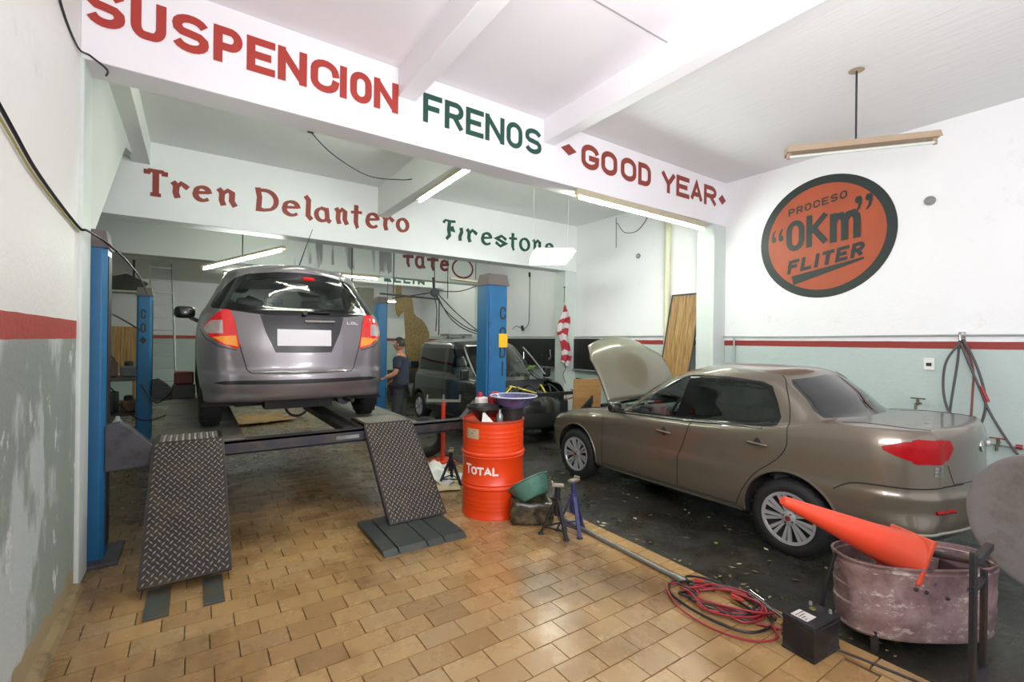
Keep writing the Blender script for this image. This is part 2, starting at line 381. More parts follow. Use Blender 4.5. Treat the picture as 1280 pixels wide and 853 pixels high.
# beams
def trim(x0, x1, y0, y1, z0, z1, mat=BEAMW, bev=.008, nm='ceiling_beam'):
    bm = NB(); bx(bm, x0, x1, y0, y1, z0, z1); return struct(nm, bm, mat, bevel=bev)
beam1 = trim(XL, XR, 4.4, 4.7, 3.73, CZ)
beam2 = trim(XL - .4, XR, 8.05, 8.4, 3.40, CZ, M('beam_white2', 'E9ECEC', .5, var=.05, vscale=2, bump=.12, obj=False))  # greenish tube light put into this beam's white
stain = NT('stained_beam'); v = stain.pos(); st_ = stain.ramp(stain.noise(stain.pos((3.2, 1, .25)), 1.5, 3, .5), [(.52, 0.), (.60, 1.)])
sx = stain.sep(v); inx = stain.math('MULTIPLY', stain.math('GREATER_THAN', sx[0], 1.9), stain.math('LESS_THAN', sx[0], 4.3)); 
inz = stain.math('GREATER_THAN', stain.math('ADD', sx[2], stain.math('MULTIPLY', stain.noise(stain.pos((4, 1, 0)), 2, 2), .6)), 3.85)
stain.col(stain.mix(stain.math('MULTIPLY', stain.math('MULTIPLY', st_, inx), inz), lin('CDD2CF'), lin('8A8C8A'))); stain.set(rough=.6)
beam3 = trim(-2.7, XR, 12.0, 12.35, 3.45, CZ, stain.m)
beam4 = trim(-2.7, XR, 15.0, 15.3, 3.62, CZ, WHITE)
trim(1.62, 1.80, -2.2, 4.4, 4.16, CZ - .002); trim(3.42, 3.58, -2.2, 4.4, 4.16, CZ - .002)
trim(1.80, 3.42, 2.63, 2.645, CZ - .016, CZ - .011, M('seam_grey', 'A8A2A6', .7), bev=0, nm='ceiling_seam'); trim(XL, 1.62, 2.63, 2.645, CZ - .016, CZ - .011, M('seam_grey', 'A8A2A6', .7), bev=0, nm='ceiling_seam')
trim(-.72, -.52, 4.7, 8.05, 4.13, CZ - .002, CEIL2)
trim(2.62, 2.80, 4.7, 8.05, 3.93, CZ - .002, CEIL2); 
bm = NB(); bx(bm, -2.7, -1.2, 12.35, 17, 3.45, 3.5); bx(bm, -1.2, 3.0, 12.35, 17, 3.45, 3.5); struct('ceiling_slab', bm, CEIL2)
# columns
def column(x0, x1, y0, y1, z1): 
    bm = NB(); bx(bm, x0, x1, y0, y1, 0, z1); return struct('column', bm, WGREEN, bevel=.012)
column(-.70, -.655, 4.396, 4.72, 3.74); column(6.95, XR, 4.4, 4.72, 3.74); column(6.94, XR, 8.06, 8.4, 3.41); column(7.0, XR, 12.0, 12.3, 3.46)
# floors
tm = NT('floor_tile'); v = tm.pos(); g = tm.new('ShaderNodeNewGeometry'); oi = tm.new('ShaderNodeObjectInfo')
rnd = tm.math('FRACT', tm.math('ADD', g.outputs['Random Per Island'], oi.outputs['Random']))
c = tm.ramp(rnd, [(0., lin('A07F54')), (.3, lin('AB895C')), (.6, lin('B89666')), (.85, lin('AE9269')), (1., lin('937049'))])
n1 = tm.noise(v, 7, 6, .7); c = tm.mix(tm.math('MULTIPLY', n1, .45), c, lin('94703F'))
yy = tm.sep(v)
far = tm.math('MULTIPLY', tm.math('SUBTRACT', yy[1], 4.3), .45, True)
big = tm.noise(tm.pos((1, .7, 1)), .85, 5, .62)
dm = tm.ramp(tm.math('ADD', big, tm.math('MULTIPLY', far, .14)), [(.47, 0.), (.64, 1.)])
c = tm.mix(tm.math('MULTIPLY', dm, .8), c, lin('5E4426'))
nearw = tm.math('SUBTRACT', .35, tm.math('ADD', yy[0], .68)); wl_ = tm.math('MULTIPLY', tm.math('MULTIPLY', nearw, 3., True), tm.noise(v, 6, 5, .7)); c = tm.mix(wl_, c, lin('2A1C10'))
fine = tm.ramp(tm.noise(v, 30, 6, .75), [(.60, 0.), (.68, 1.)]); c = tm.mix(tm.math('MULTIPLY', fine, tm.ramp(tm.noise(v, 1.6, 3), [(.45, .05), (.62, .75)])), c, lin('352417'))
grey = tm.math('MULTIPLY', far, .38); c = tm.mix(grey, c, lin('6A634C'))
tm.col(c); tm.set(rough=tm.math('ADD', tm.ramp(tm.noise(v, 2.2, 6, .7), [(.35, .10), (.7, .34)]), tm.math('MULTIPLY', tm.noise(v, 18, 4), .12)), spec=.5)
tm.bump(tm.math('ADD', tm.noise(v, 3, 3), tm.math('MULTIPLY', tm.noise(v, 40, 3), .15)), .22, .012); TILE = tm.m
gm = M('grout', '57432C', .8, dirt='2A2118', obj=False)
bm = NB(); bx(bm, -2.8, 3.25, -2.2, 17, -.06, -.010); floor = struct('floor', bm, gm)
TW, TH = .257, .1705
def tile_bm(bm, x0, x1, y0, y1, h):
    e = .0016; r = bx(bm, x0 + e, x1 - e, y0 + e, y1 - e, -.01, h)
    for q in r:
        if q.co.z > -.001: q.co.x += .002 if q.co.x < (x0 + x1) / 2 else -.002; q.co.y += .002 if q.co.y < (y0 + y1) / 2 else -.002
tiles = []
row = 0; y = -.40
rowY0 = 2.306 - TH * 16
for r_ in range(0, 100):
    y0 = rowY0 + r_ * TH
    if y0 > 16.8: break
    off = (r_ % 2) * TW / 2 + .03 + (.008 * sin(r_ * 1.7))
    lo = -.67 if y0 < 4.7 else -2.65
    k = -12
    while True:
        a = 1.869 - .128 + off + k * TW; b = a + TW; k += 1
        if a > 3.09: break
        if b < lo: continue
        a2, b2 = max(a, lo), min(b, 3.09)
        if b2 - a2 < .03: continue
        tiles.append((a2, b2, y0, y0 + TH))
def inview(x, y):
    d = x * Fv.x + y * Fv.y; l = x * Rv.x + y * Rv.y
    if d < .3: return False
    return abs(l / d) < 1.16 and 1.78 / d * 582 < 470
near = [t for t in tiles if inview((t[0] + t[1]) / 2, (t[2] + t[3]) / 2)]
near.sort(key=lambda t: (t[0] + t[1]) ** 2 / 4 * .6 + ((t[2] + t[3]) / 2) ** 2)
near = [t for t in near][:285]; ns = set(near); rt = random.Random(3)
mesh_cache = {}
for t in near:
    w = round(t[1] - t[0], 3)
    if w not in mesh_cache:
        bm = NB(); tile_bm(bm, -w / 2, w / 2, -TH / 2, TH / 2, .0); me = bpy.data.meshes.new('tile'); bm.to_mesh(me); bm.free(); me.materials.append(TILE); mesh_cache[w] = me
    o = bpy.data.objects.new('tile', mesh_cache[w]); COL.objects.link(o); o.parent = floor
    o.location = ((t[0] + t[1]) / 2, (t[2] + t[3]) / 2, rt.uniform(-.0012, .0012)); o.rotation_euler = (rt.uniform(-.004, .004), rt.uniform(-.003, .003), rt.uniform(-.004, .004))
bm = NB()
for t in tiles:
    if t not in ns: tile_bm(bm, *t, rt.uniform(-.001, .001))
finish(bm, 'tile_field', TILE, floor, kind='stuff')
me = None
for k in range(60):                                    # border course along the asphalt
    y0 = -1 + k * .235
    if me is None:
        bm = NB(); tile_bm(bm, -.073, .073, -.1155, .1155, .004); me = bpy.data.meshes.new('border_tile'); bm.to_mesh(me); bm.free(); me.materials.append(TILE)
    if y0 > 6: break
    o = bpy.data.objects.new('border_tile', me); COL.objects.link(o); o.parent = floor; o.location = (3.17, y0, rt.uniform(-.001, .001))
am = NT('oily_concrete'); v = am.pos(); n = am.noise(v, 1.3, 6, .65)
c = am.ramp(n, [(.3, lin('1A1915')), (.5, lin('282720')), (.7, lin('3B392E'))])
c = am.mix(am.ramp(am.noise(v, 6, 6, .8), [(.58, 0.), (.72, .5)]), c, lin('6A6555'))
am.col(c); am.set(rough=am.ramp(am.noise(v, 1.8, 5, .7), [(.38, .22), (.65, .6)])); am.bump(am.noise(v, 14, 5, .7), .4, .02)
bm = NB(); bx(bm, 3.25, 7.4, -2.2, 17, -.06, .0); struct('floor', bm, am.m)

# painted wall disc on the right wall
def onR(u, v, d=.004): return Vector((XR - d, -u, v))
def disc2(bm, cu, cv, r1, r0, d, n=64):
    A = [bm.verts.new(onR(cu + r1 * cos(2 * pi * k / n), cv + r1 * sin(2 * pi * k / n), d)) for k in range(n)]
    if r0 == 0: bm.faces.new(A[::-1]); return
    B = [bm.verts.new(onR(cu + r0 * cos(2 * pi * k / n), cv + r0 * sin(2 * pi * k / n), d)) for k in range(n)]
    for k in range(n): q = (k + 1) % n; bm.faces.new((A[k], B[k], B[q], A[q]))
sg = thing('painted_sign', 'round orange painted wall sign with dark ring reading OKm FLITER', 'sign', (XR, 2.96, 3.30)); 
bm = NB(); disc2(bm, -2.96, 3.305, .745, 0, .003); finish(bm, 'disc', ORANGE_W, sg)
bm = NB(); disc2(bm, -2.96, 3.305, .855, .742, .005); finish(bm, 'ring', BLACKP, sg)
fr = lambda sl: (lambda u, v: onR(u, v + sl * (u + 3.4), .008))
def word(name, par, mat, items, fn, t, nib=None, shear=0, label=None):
    bm = NB(); letters(bm, items, fn, t, nib, shear); return finish(bm, name, mat, par, label=label)
def spread(s, u0, u1, v0, v1, gap=.2, narrow='Ii1'):
    ws = [.4 if ch in narrow else 1. for ch in s]; tot = sum(ws) + gap * (len(s) - 1); k = (u1 - u0) / tot; out = []; u = u0
    for ch, w in zip(s, ws): out.append((ch, u, v0, u + w * k, v1)); u += (w + gap) * k
    return out
word('lettering', sg, BLACKP, spread('PROCESO', -3.41, -2.66, 3.68, 3.785, .28), fr(.145), .020, label='small dark word PROCESO')
word('lettering', sg, BLACKP, [('O', -3.44, 3.155, -3.19, 3.60), ('K', -3.165, 3.165, -2.885, 3.62)], fr(.07), .075, label='large dark letters OK')
word('quote_mark', sg, BLACKP, [('q', -3.655, 3.34, -3.47, 3.53)], fr(.07), .075, label='opening quotation mark'); word('quote_mark', sg, BLACKP, [('"', -2.575, 3.50, -2.36, 3.71)], fr(.07), .075, label='closing quotation mark')
word('lettering', sg, BLACKP, [('m', -2.87, 3.16, -2.50, 3.56)], fr(.07), .085, label='heavy dark letter m')
word('lettering', sg, BLACKP, spread('FLITER', -3.42, -2.47, 2.825, 3.02, .22), fr(.155), .048, shear=.15, label='dark slanted word FLITER')
bm = NB(); bm.faces.new([bm.verts.new(onR(u, v, .008)) for u, v in ((-3.33, 2.66), (-2.46, 2.925), (-2.46, 2.955), (-3.36, 2.79))]); finish(bm, 'underline', BLACKP, sg)

# brush lettering on the beams
onY = lambda Y: (lambda u, v: Vector((u, Y, v)))
f1, f2, f3 = onY(4.396), onY(8.046), onY(11.996)
zt, zb = 4.275, 3.985
word('lettering', beam1, RED_P, [(c_, a, zb, b, zt) for c_, a, b in (('S', -.655, -.44), ('U', -.41, -.2), ('S', -.165, .07), ('P', .1, .3), ('E', .33, .54), ('N', .56, .79), ('C', .82, 1.06), ('I', 1.07, 1.13), ('O', 1.16, 1.36), ('N', 1.38, 1.62))], f1, .062, label='red painted word SUSPENCION')
word('lettering', beam1, GREEN_P, [(c_, a, 3.99, b, 4.285) for c_, a, b in (('F', 1.88, 2.09), ('R', 2.12, 2.34), ('E', 2.37, 2.59), ('N', 2.61, 2.86), ('O', 2.89, 3.11), ('S', 3.15, 3.39))], f1, .055, label='green painted word FRENOS')
word('diamond', beam1, RED_P2, [('#', 3.69, 4.10, 3.95, 4.245)], f1, .07, label='large red diamond'); word('diamond', beam1, RED_P2, [('#', 7.05, 4.07, 7.26, 4.24)], f1, .07, label='small red diamond')
word('lettering', beam1, RED_P2, [(c_, a, 4.0, b, 4.32) for c_, a, b in (('G', 4.03, 4.34), ('O', 4.38, 4.68), ('O', 4.75, 5.06), ('D', 5.1, 5.37))], f1, .07, label='red painted word GOOD')
word('lettering', beam1, RED_P2, [(c_, a, 4.0, b, 4.32) for c_, a, b in (('Y', 5.6, 5.93), ('E', 5.95, 6.27), ('A', 6.3, 6.61), ('R', 6.65, 6.99))], f1, .07, label='red painted word YEAR')
word('lettering', beam2, RED_P2, [('1', -.59, 3.70, -.33, 4.09), ('r', -.30, 3.71, -.07, 3.99), ('e', -.05, 3.72, .20, 3.98), ('n', .24, 3.70, .51, 4.0), ('2', .74, 3.70, 1.06, 4.10), ('e', 1.1, 3.70, 1.39, 3.98), ('l', 1.42, 3.68, 1.57, 4.10), ('a', 1.58, 3.68, 1.86, 3.97), ('n', 1.89, 3.68, 2.13, 4.0), ('t', 2.14, 3.67, 2.38, 4.09), ('e', 2.40, 3.70, 2.67, 4.0), ('r', 2.69, 3.69, 2.93, 4.0), ('o', 2.95, 3.71, 3.2, 3.99)], f2, .066, nib=20, label='red blackletter words Tren Delantero')
word('lettering', beam2, GREEN_P, [('f', 3.85, 3.69, 4.16, 4.11), ('i', 4.17, 3.70, 4.33, 4.0), ('r', 4.36, 3.70, 4.64, 4.01), ('e', 4.70, 3.70, 4.99, 3.99), ('s', 5.03, 3.70, 5.34, 3.98), ('t', 5.36, 3.68, 5.62, 4.07), ('o', 5.64, 3.69, 5.93, 4.0), ('n', 5.98, 3.68, 6.26, 4.02), ('e', 6.32, 3.70, 6.6, 3.98)], f2, .066, nib=20, label='green blackletter word Firestone')
word('lettering', beam3, MAROON, [('t', 4.6, 3.76, 4.92, 4.2), ('a', 4.94, 3.74, 5.27, 4.16), ('t', 5.30, 3.73, 5.66, 4.2), ('e', 5.68, 3.74, 6.0, 4.08)], f3, .085, label='maroon letters tate')
word('lettering', beam3, MAROON, [('o', 6.06, 3.58, 6.78, 4.18)], f3, .055, label='maroon painted circle')
CLIL = M('sign_green', '1F5A48', .5, obj=False)
word('lettering', beam4, CLIL, [(c_, a, 3.69, a + .25, 3.89) for c_, a in (('E', 5.12), ('L', 5.45), ('L', 5.78), ('I', 6.02), ('N', 6.3))], onY(14.996), .07, label='dark green letters on the far beam')

# ------------------------------------------------------------------ lamps
TUBE = emit_mat('tube_lit', 'F4FFF2', 95.0); TUBE2 = emit_mat('tube_lit_far', 'F6FFF0', 75.0); TUBE3 = emit_mat('tube_lit_louvre', 'FAFFF4', 45.0); OFFT = M('tube_off', 'C9CEC8', .25, var=.04)
FIX = M('fixture_cream', 'B8B096', .5, var=.1); FIXB = M('fixture_beige', 'A8937C', .55, var=.12)
def tube_lamp(label, a, b, lit=TUBE, fix=FIX, rod=None, wide=.09, group=None, rodtop=CZ - .014, hgt=.05, wire=None):
    a, b = Vector(a), Vector(b); c = (a + b) / 2; t = thing('tube_lamp', label, 'ceiling lamp', c, group=group)
    d = (b - a).normalized(); s = d.cross(Vector((0, 0, 1))).normalized(); up = Vector((0, 0, 1))
    bm = NB(); A = []; prof = [(-wide / 2, 0), (-wide * .3, hgt), (wide * .3, hgt), (wide / 2, 0), (wide * .28, .012), (-wide * .28, .012)]
    for p in (a - d * .03, b + d * .03): A.append([bm.verts.new(p + s * u + up * (v + .02)) for u, v in prof])
    n = len(prof)
    for k in range(n): bm.faces.new((A[0][k], A[0][(k + 1) % n], A[1][(k + 1) % n], A[1][k]))
    bm.faces.new(A[0][::-1]); bm.faces.new(A[1]); finish(fixn(bm), 'housing', fix, t)
    bm = NB(); cyl(bm, a - up * .005, b - up * .005, .016, n=10); finish(bm, 'tube', lit, t, smooth=True)
    for p, q in ((a, d), (b, -d)):
        bm = NB(); box(bm, p - q * .006 + up * .005, (.03, .03, .055)); finish(bm, 'socket', fix, t)
    if rod:
        bm = NB(); cyl(bm, (rod[0], rod[1], c.z + hgt), (rod[0], rod[1], rodtop), .009, n=8); finish(bm, 'rod', IRON, t)
        bm = NB(); lathe(bm, [(0, .012), (.05, .01), (.065, 0), (0, -.004)][::-1], 20, (rod[0], rod[1], rodtop - .008)); finish(bm, 'ceiling_rose', fix, t, smooth=True)
    return t
tube_lamp('long lit tube lamp under the front beam beneath the words GOOD YEAR', (3.99, 4.41, 3.62), (6.66, 4.41, 3.60), rodtop=3.7, wide=.07, hgt=.09)
tube_lamp('lit tube lamp on the beam between Tren Delantero and Firestone', (2.71, 4.78, 3.85), (2.71, 6.42, 3.82), wide=.08)
tube_lamp('lit tube lamp hanging on a rod above the silver hatchback', (1.24, 8.9, 3.31), (.125, 9.9, 3.0), rod=(.68, 9.4), rodtop=CZ, wide=.12)
tube_lamp('unlit beige tube lamp hanging on a rod in front of the round sign', (4.97, 2.33, 3.69), (5.68, 1.38, 3.69), lit=OFFT, fix=FIXB, rod=(5.27, 1.86), rodtop=CZ, wide=.17, hgt=.07)
tube_lamp('short lit tube lamp under the stained rear beam', (3.05, 12.05, 3.375), (3.95, 12.05, 3.375), lit=TUBE2, wide=.07, hgt=.06)
tube_lamp('lit tube lamp deep in the back room behind the hatchback roof', (4.7, 14.3, 2.98), (5.35, 14.3, 3.0), lit=TUBE2, wide=.07, rod=(5.0, 14.3), rodtop=CZ)
tube_lamp('unlit tube lamp hanging under the painted maroon circle', (5.3, 10.5, 3.3), (6.25, 10.5, 3.26), lit=OFFT, fix=FIX, rod=(6.0, 10.5), rodtop=CZ, wide=.08)
for k_, (x_, y_) in enumerate(((.6, 13.6), (3.0, 13.6), (5.6, 13.6))): tube_lamp(('added fill tube above the left end of the back room', 'added fill tube above the middle of the back room', 'added fill tube above the right end of the back room')[k_], (x_, y_, 4.36 if x_ >= 3 else 3.39), (x_ + 1.2, y_, 4.36 if x_ >= 3 else 3.39), lit=TUBE2, wide=.08)  # extra tubes added to brighten the back room
for k_, (x_, y_) in enumerate(((.3, 10.2), (5.2, 9.6))): tube_lamp(('added fill tube on the ceiling behind the words Tren Delantero', 'added fill tube on the ceiling behind the word Firestone')[k_], (x_, y_, 4.36), (x_ + 1.2, y_, 4.36), lit=TUBE2, wide=.08)  # two more added tubes, out of sight behind the second beam
tube_lamp('added fill tube hidden behind the front beam above the lift', (.3, 4.79, 3.93), (1.5, 4.79, 3.93), lit=TUBE2, wide=.08)  # unseen tube added to lift the second bay's ceiling and beam
t = thing('louvre_lamp', 'lit louvred four-tube lamp hanging below the word Firestone', 'ceiling lamp', (5.1, 6.32, 3.22))
du, dv = Vector((.80, -.60, 0)), Vector((.53, .848, 0)); P0 = Vector((5.1, 6.32, 3.22))
bm = NB(); A = [bm.verts.new(P0 + du * u + dv * v + Vector((0, 0, z))) for u, v, z in ((-.35, -.55, .04), (.35, -.55, .04), (.35, .55, .04), (-.35, .55, .04), (-.3, -.5, .1), (.3, -.5, .1), (.3, .5, .1), (-.3, .5, .1))]
for q in ((0, 1, 2, 3), (4, 5, 6, 7), (0, 1, 5, 4), (1, 2, 6, 5), (2, 3, 7, 6), (3, 0, 4, 7)): bm.faces.new([A[k] for k in q])
finish(fixn(bm), 'housing', M('lamp_white', 'D8DAD6', .4), t)
for u in (-.25, -.085, .085, .25):
    bm = NB(); cyl(bm, P0 + du * u - dv * .52 + Vector((0, 0, .015)), P0 + du * u + dv * .52 + Vector((0, 0, .015)), .016, n=10); finish(bm, 'tube', TUBE3, t)
for v in (-.5, -.3, -.1, .1, .3, .5):
    bm = NB(); bar(bm, P0 + dv * v - du * .33 + Vector((0, 0, -.005)), P0 + dv * v + du * .33 + Vector((0, 0, -.012)), .02, .03); finish(bm, 'louvre', M('lamp_white', 'D8DAD6', .4), t)
for u in (-.3, .3):
    bm = NB(); cyl(bm, P0 + du * u + Vector((0, 0, .1)), P0 + du * u + Vector((0, 0, CZ - 3.22)), .0025, n=6); finish(bm, 'rod', M('cord_white', 'E2E2DE', .5), t)

# ------------------------------------------------------------------ four-post lift
PZ = .86
lift = thing('car_lift', 'blue four-post car lift with steel runways and tread plate ramps', 'car lift', (1.2, 7.3, 0))
def post(x0, x1, y0, y1, h, text, tx=None):
    bm = NB(); e = .03
    prism(bm, [(x0, y1), (x0, y0 + e), (x0 + e, y0), (x1 - e, y0), (x1, y0 + e), (x1, y1)], lambda u, v, w: Vector((u, v, w)), h - .14)
    p = finish(fixn(bm), 'post', BLUE, lift, bevel=.006)
    kw = dict(parent=None)
    bm = NB(); prism(bm, [(x0 - .01, y1 + .01), (x0 - .01, y0 - .01), (x1 + .01, y0 - .01), (x1 + .01, y1 + .01)], lambda u, v, w: Vector(((x0 + x1) / 2 + (u - (x0 + x1) / 2) * (1 - .18 * w / .14), (y0 + y1) / 2 + (v - (y0 + y1) / 2) * (1 - .18 * w / .14), h - .14 + w)), .14)
    c = finish(fixn(bm), 'post_cap', CAPG, p); 
    bm = NB(); bx(bm, x0 - .04, x1 + .10, y0 - .12, y1 + .1, 0, .025); b = finish(bm, 'base_plate', DGREY, p, bevel=.004)
    bm = NB(); bx(bm, x1 - .002, x1 + .006, y0 + .05, y1 - .04, .1, h - .2); s = finish(bm, 'slot', M('slot_dark', '20232A', .6), p)
    if tx:
        bm = NB(); letters(bm, tx, lambda u, v: Vector((u, y0 - .003, v)), .022); finish(bm, 'lettering', BLACKP, p)
    for q in (c, b, s): q.matrix_parent_inverse = Matrix()
    return p
post(-.78, -.575, 4.84, 5.1, 2.62, '')
post(-.79, -.585, 9.78, 10.02, 2.60, '', [('C', -.735, 2.08, -.665, 2.24), ('O', -.735, 1.85, -.665, 2.01), ('#', -.75, 1.66, -.65, 1.79)])
p4 = post(2.94, 3.24, 4.84, 5.1, 2.61, '', [('C', 3.115, 2.05, 3.205, 2.21), ('O', 3.115, 1.80, 3.205, 1.96), ('D', 3.115, 1.575, 3.205, 1.73), ('I', 3.14, 1.35, 3.18, 1.53)])
post(3.2, 3.43, 9.78, 10.02, 2.70, '')
bm = NB(); bx(bm, 3.10, 3.225, 4.828, 4.838, 1.705, 1.875); o = finish(bm, 'yellow_sticker', M('sticker_yellow', 'E8B818', .5), p4); 
bm = NB(); bx(bm, 2.955, 2.985, 4.825, 4.845, .3, 2.38); finish(bm, 'rail', BLUED, p4)
# crossbeams: C section with lips, end gussets
def crossbeam(y):
    bm = NB(); bx(bm, -.58, 3.0, y, y + .02, .73, .85); bx(bm, -.58, 3.0, y, y + .14, .83, .85); bx(bm, -.58, 3.0, y, y + .14, .72, .74); c = finish(bm, 'crossbeam', BEAMST, lift); c['label'] = 'dark steel crossbeam'
    for x in (-.58, 2.95):
        s = 1 if x < 0 else -1
        bm = NB(); prism(bm, [(x, .70), (x, 1.07), (x + s * .09, 1.09), (x + s * .16, 1.04), (x + s * .33, .86), (x + s * .33, .72)], lambda u, v, w: Vector((u, y - .015 + w, v)), .10)
        finish(fixn(bm), 'gusset', DGREY, c, bevel=.008)
    return c
cb = crossbeam(4.87); crossbeam(9.80)
bm = NB(); bx(bm, 1.19, 1.42, 4.862, 4.868, .765, .80); finish(bm, 'label_plate', M('label_pale', '8F9492', .5, dirt='4A4A48'), cb)
for x0, x1 in ((-.27, .40), (1.46, 2.10)):
    bm = NB(); bx(bm, x0, x1, 4.93, 9.76, PZ - .02, PZ); bx(bm, x0, x0 + .05, 4.95, 9.76, PZ - .12, PZ - .015); bx(bm, x1 - .05, x1, 4.95, 9.76, PZ - .12, PZ - .015)
    finish(bm, 'runway', RUNM, lift, bevel=.003)
bm = NB(); bar(bm, (1.36, 7.3, .80), (1.38, 4.98, .80), .10, .07); finish(bm, 'guide_bar', BEAMST, lift)
def ramp(x0a, x1a, x0b, x1b, yb, zb_, yt, zt_, yf):
    """tread plate from foot (b) to fold (t), then the flap lying on the runway"""
    th = .012; bm = NB()
    def S(u, v):      # u across 0..1, v along 0..1 foot->fold
        return Vector(((x0b + (x1b - x0b) * u) * (1 - v) + (x0a + (x1a - x0a) * u) * v, yb + (yt - yb) * v, zb_ + (zt_ - zb_) * v))
    n = Vector((0, -(zt_ - zb_), yt - yb)).normalized()
    n = -n if n.z < 0 else n
    q = [S(0, 0), S(1, 0), S(1, 1), S(0, 1)]; a = [bm.verts.new(p) for p in q]; b = [bm.verts.new(p - n * th) for p in q]
    bm.faces.new(a); bm.faces.new(b[::-1])
    for k in range(4): bm.faces.new((a[k], b[k], b[(k + 1) % 4], a[(k + 1) % 4]))
    cpx = .05; F = [Vector((x0a, yt, zt_)), Vector((x1a, yt, zt_)), Vector((x1a, yf - cpx, PZ + .03)), Vector((x1a - cpx, yf, PZ + .03)), Vector((x0a + cpx, yf, PZ + .03)), Vector((x0a, yf - cpx, PZ + .03))]
    a = [bm.verts.new(p) for p in F]; b = [bm.verts.new(p - Vector((0, 0, th))) for p in F]; bm.faces.new(a); bm.faces.new(b[::-1])
    for k in range(6): bm.faces.new((a[k], b[k], b[(k + 1) % 6], a[(k + 1) % 6]))
    r = finish(fixn(bm), 'ramp', TREAD, lift)
    for e_ in (0, 1): bm = NB(); bar(bm, S(e_, .02) - n * .03, S(e_, .98) - n * .03, .01, .05); finish(bm, 'ramp_edge', DGREY, r)
    bm = NB(); L = (S(.5, 1) - S(.5, 0)).length; nv = int(L / .052); nu = int((x1b - x0b) / .047)
    def lug(c, dx, dy, nn):
        d = (dx + dy).normalized(); w = d.cross(nn).normalized()
        l, ww, h = .020, .0055, .004; pts = [c + d * l, c + w * ww, c - d * l, c - w * ww]
        base = [bm.verts.new(p) for p in pts]; top = [bm.verts.new(c + (p - c) * .55 + nn * h) for p in pts]
        bm.faces.new(top)
        for k in range(4): bm.faces.new((base[k], base[(k + 1) % 4], top[(k + 1) % 4], top[k]))
    for i in range(nv):
        for j in range(nu):
            for h2 in (0, 1):
                u = (j + .5 + .5 * h2) / nu; v = (i + .5 + .5 * h2) / nv
                if u > .985 or v > .985: continue
                X = Vector((1, 0, 0)); Y = (S(.5, 1) - S(.5, 0)).normalized(); sg_ = 1 if (i + j) % 1 == 0 and h2 == 0 else -1
                lug(S(u, v), X * .8, Y * sg_, n)
    nf = int((yf - yt) / .052)
    for i in range(nf):
        for j in range(nu):
            for h2 in (0, 1):
                u = (j + .5 + .5 * h2) / nu; v = (i + .5 + .5 * h2) / nf
                if u > .93 or v > .93 or u < .05: continue
                z = zt_ + (PZ + .03 - zt_) * v
                lug(Vector((x0a + (x1a - x0a) * u, yt + (yf - yt) * v, z)), Vector((.8, 0, 0)), Vector((0, 1 if h2 == 0 else -1, 0)), Vector((0, 0, 1)))
    finish(bm, 'tread_pattern', LUG, r, kind='stuff')
ramp(-.27, .22, -.30, .245, 4.0, .07, 4.86, .90, 5.30)
ramp(1.47, 1.99, 1.53, 2.11, 4.22, .05, 4.88, .90, 5.42)
def plate(label, xs, y0, y1, mat, z=.012, group=None, sk=0):
    t = thing('floor_plate', label, 'steel plate', ((xs[0][0] + xs[-1][1]) / 2, (y0 + y1) / 2, 0), group=group)
    for a, b in xs:
        bm = NB(); bx(bm, a, b, y0, y1, .001, z)
        finish(bm, 'plate', mat, t, bevel=.002)
    return t
GPL = M('grey_green_plate', '4C5450', .42, metal=.25, var=.15, vscale=7, dirt='6A5636')
plate('narrow grey steel strip under the outer foot of the left ramp', [(-.25, -.115)], 3.68, 4.1, GPL)
plate('narrow grey steel strip under the inner foot of the left ramp', [(.07, .19)], 3.68, 4.1, GPL)
t = thing('floor_plate', 'dark grey ribbed steel landing plate at the foot of the right ramp', 'steel plate', (1.75, 4.1, 0))
for i, (a, b) in enumerate(((1.30, 1.42), (1.435, 1.68), (1.69, 1.84), (1.85, 2.06))):
    bm = NB(); prism(bm, [(3.70, .002), (3.76, .035), (4.47, .045), (4.47, .0)], lambda u, v, w: Vector((a + w, u, v)), b - a); finish(fixn(bm), 'plate', M('landing_plate', '3E4444', .4, metal=.3, var=.15, vscale=6, dirt='55504A'), t)
# ------------------------------------------------------------------ cars
def pchip(xs, ys, x):
    n = len(xs)
    if x <= xs[0]: return ys[0]
    if x >= xs[-1]: return ys[-1]
    h = [xs[i + 1] - xs[i] for i in range(n - 1)]; d = [(ys[i + 1] - ys[i]) / h[i] for i in range(n - 1)]
    i = max(k for k in range(n - 1) if xs[k] <= x)
    def mm(k):
        if k == 0: return d[0]
        if k == n - 1: return d[-1]
        if d[k - 1] * d[k] <= 0: return 0.
        w1, w2 = 2 * h[k] + h[k - 1], h[k] + 2 * h[k - 1]
        return (w1 + w2) / (w1 / d[k - 1] + w2 / d[k])
    t = (x - xs[i]) / h[i]; t2, t3 = t * t, t * t * t
    return (2 * t3 - 3 * t2 + 1) * ys[i] + (t3 - 2 * t2 + t) * h[i] * mm(i) + (-2 * t3 + 3 * t2) * ys[i + 1] + (t3 - t2) * h[i] * mm(i + 1)
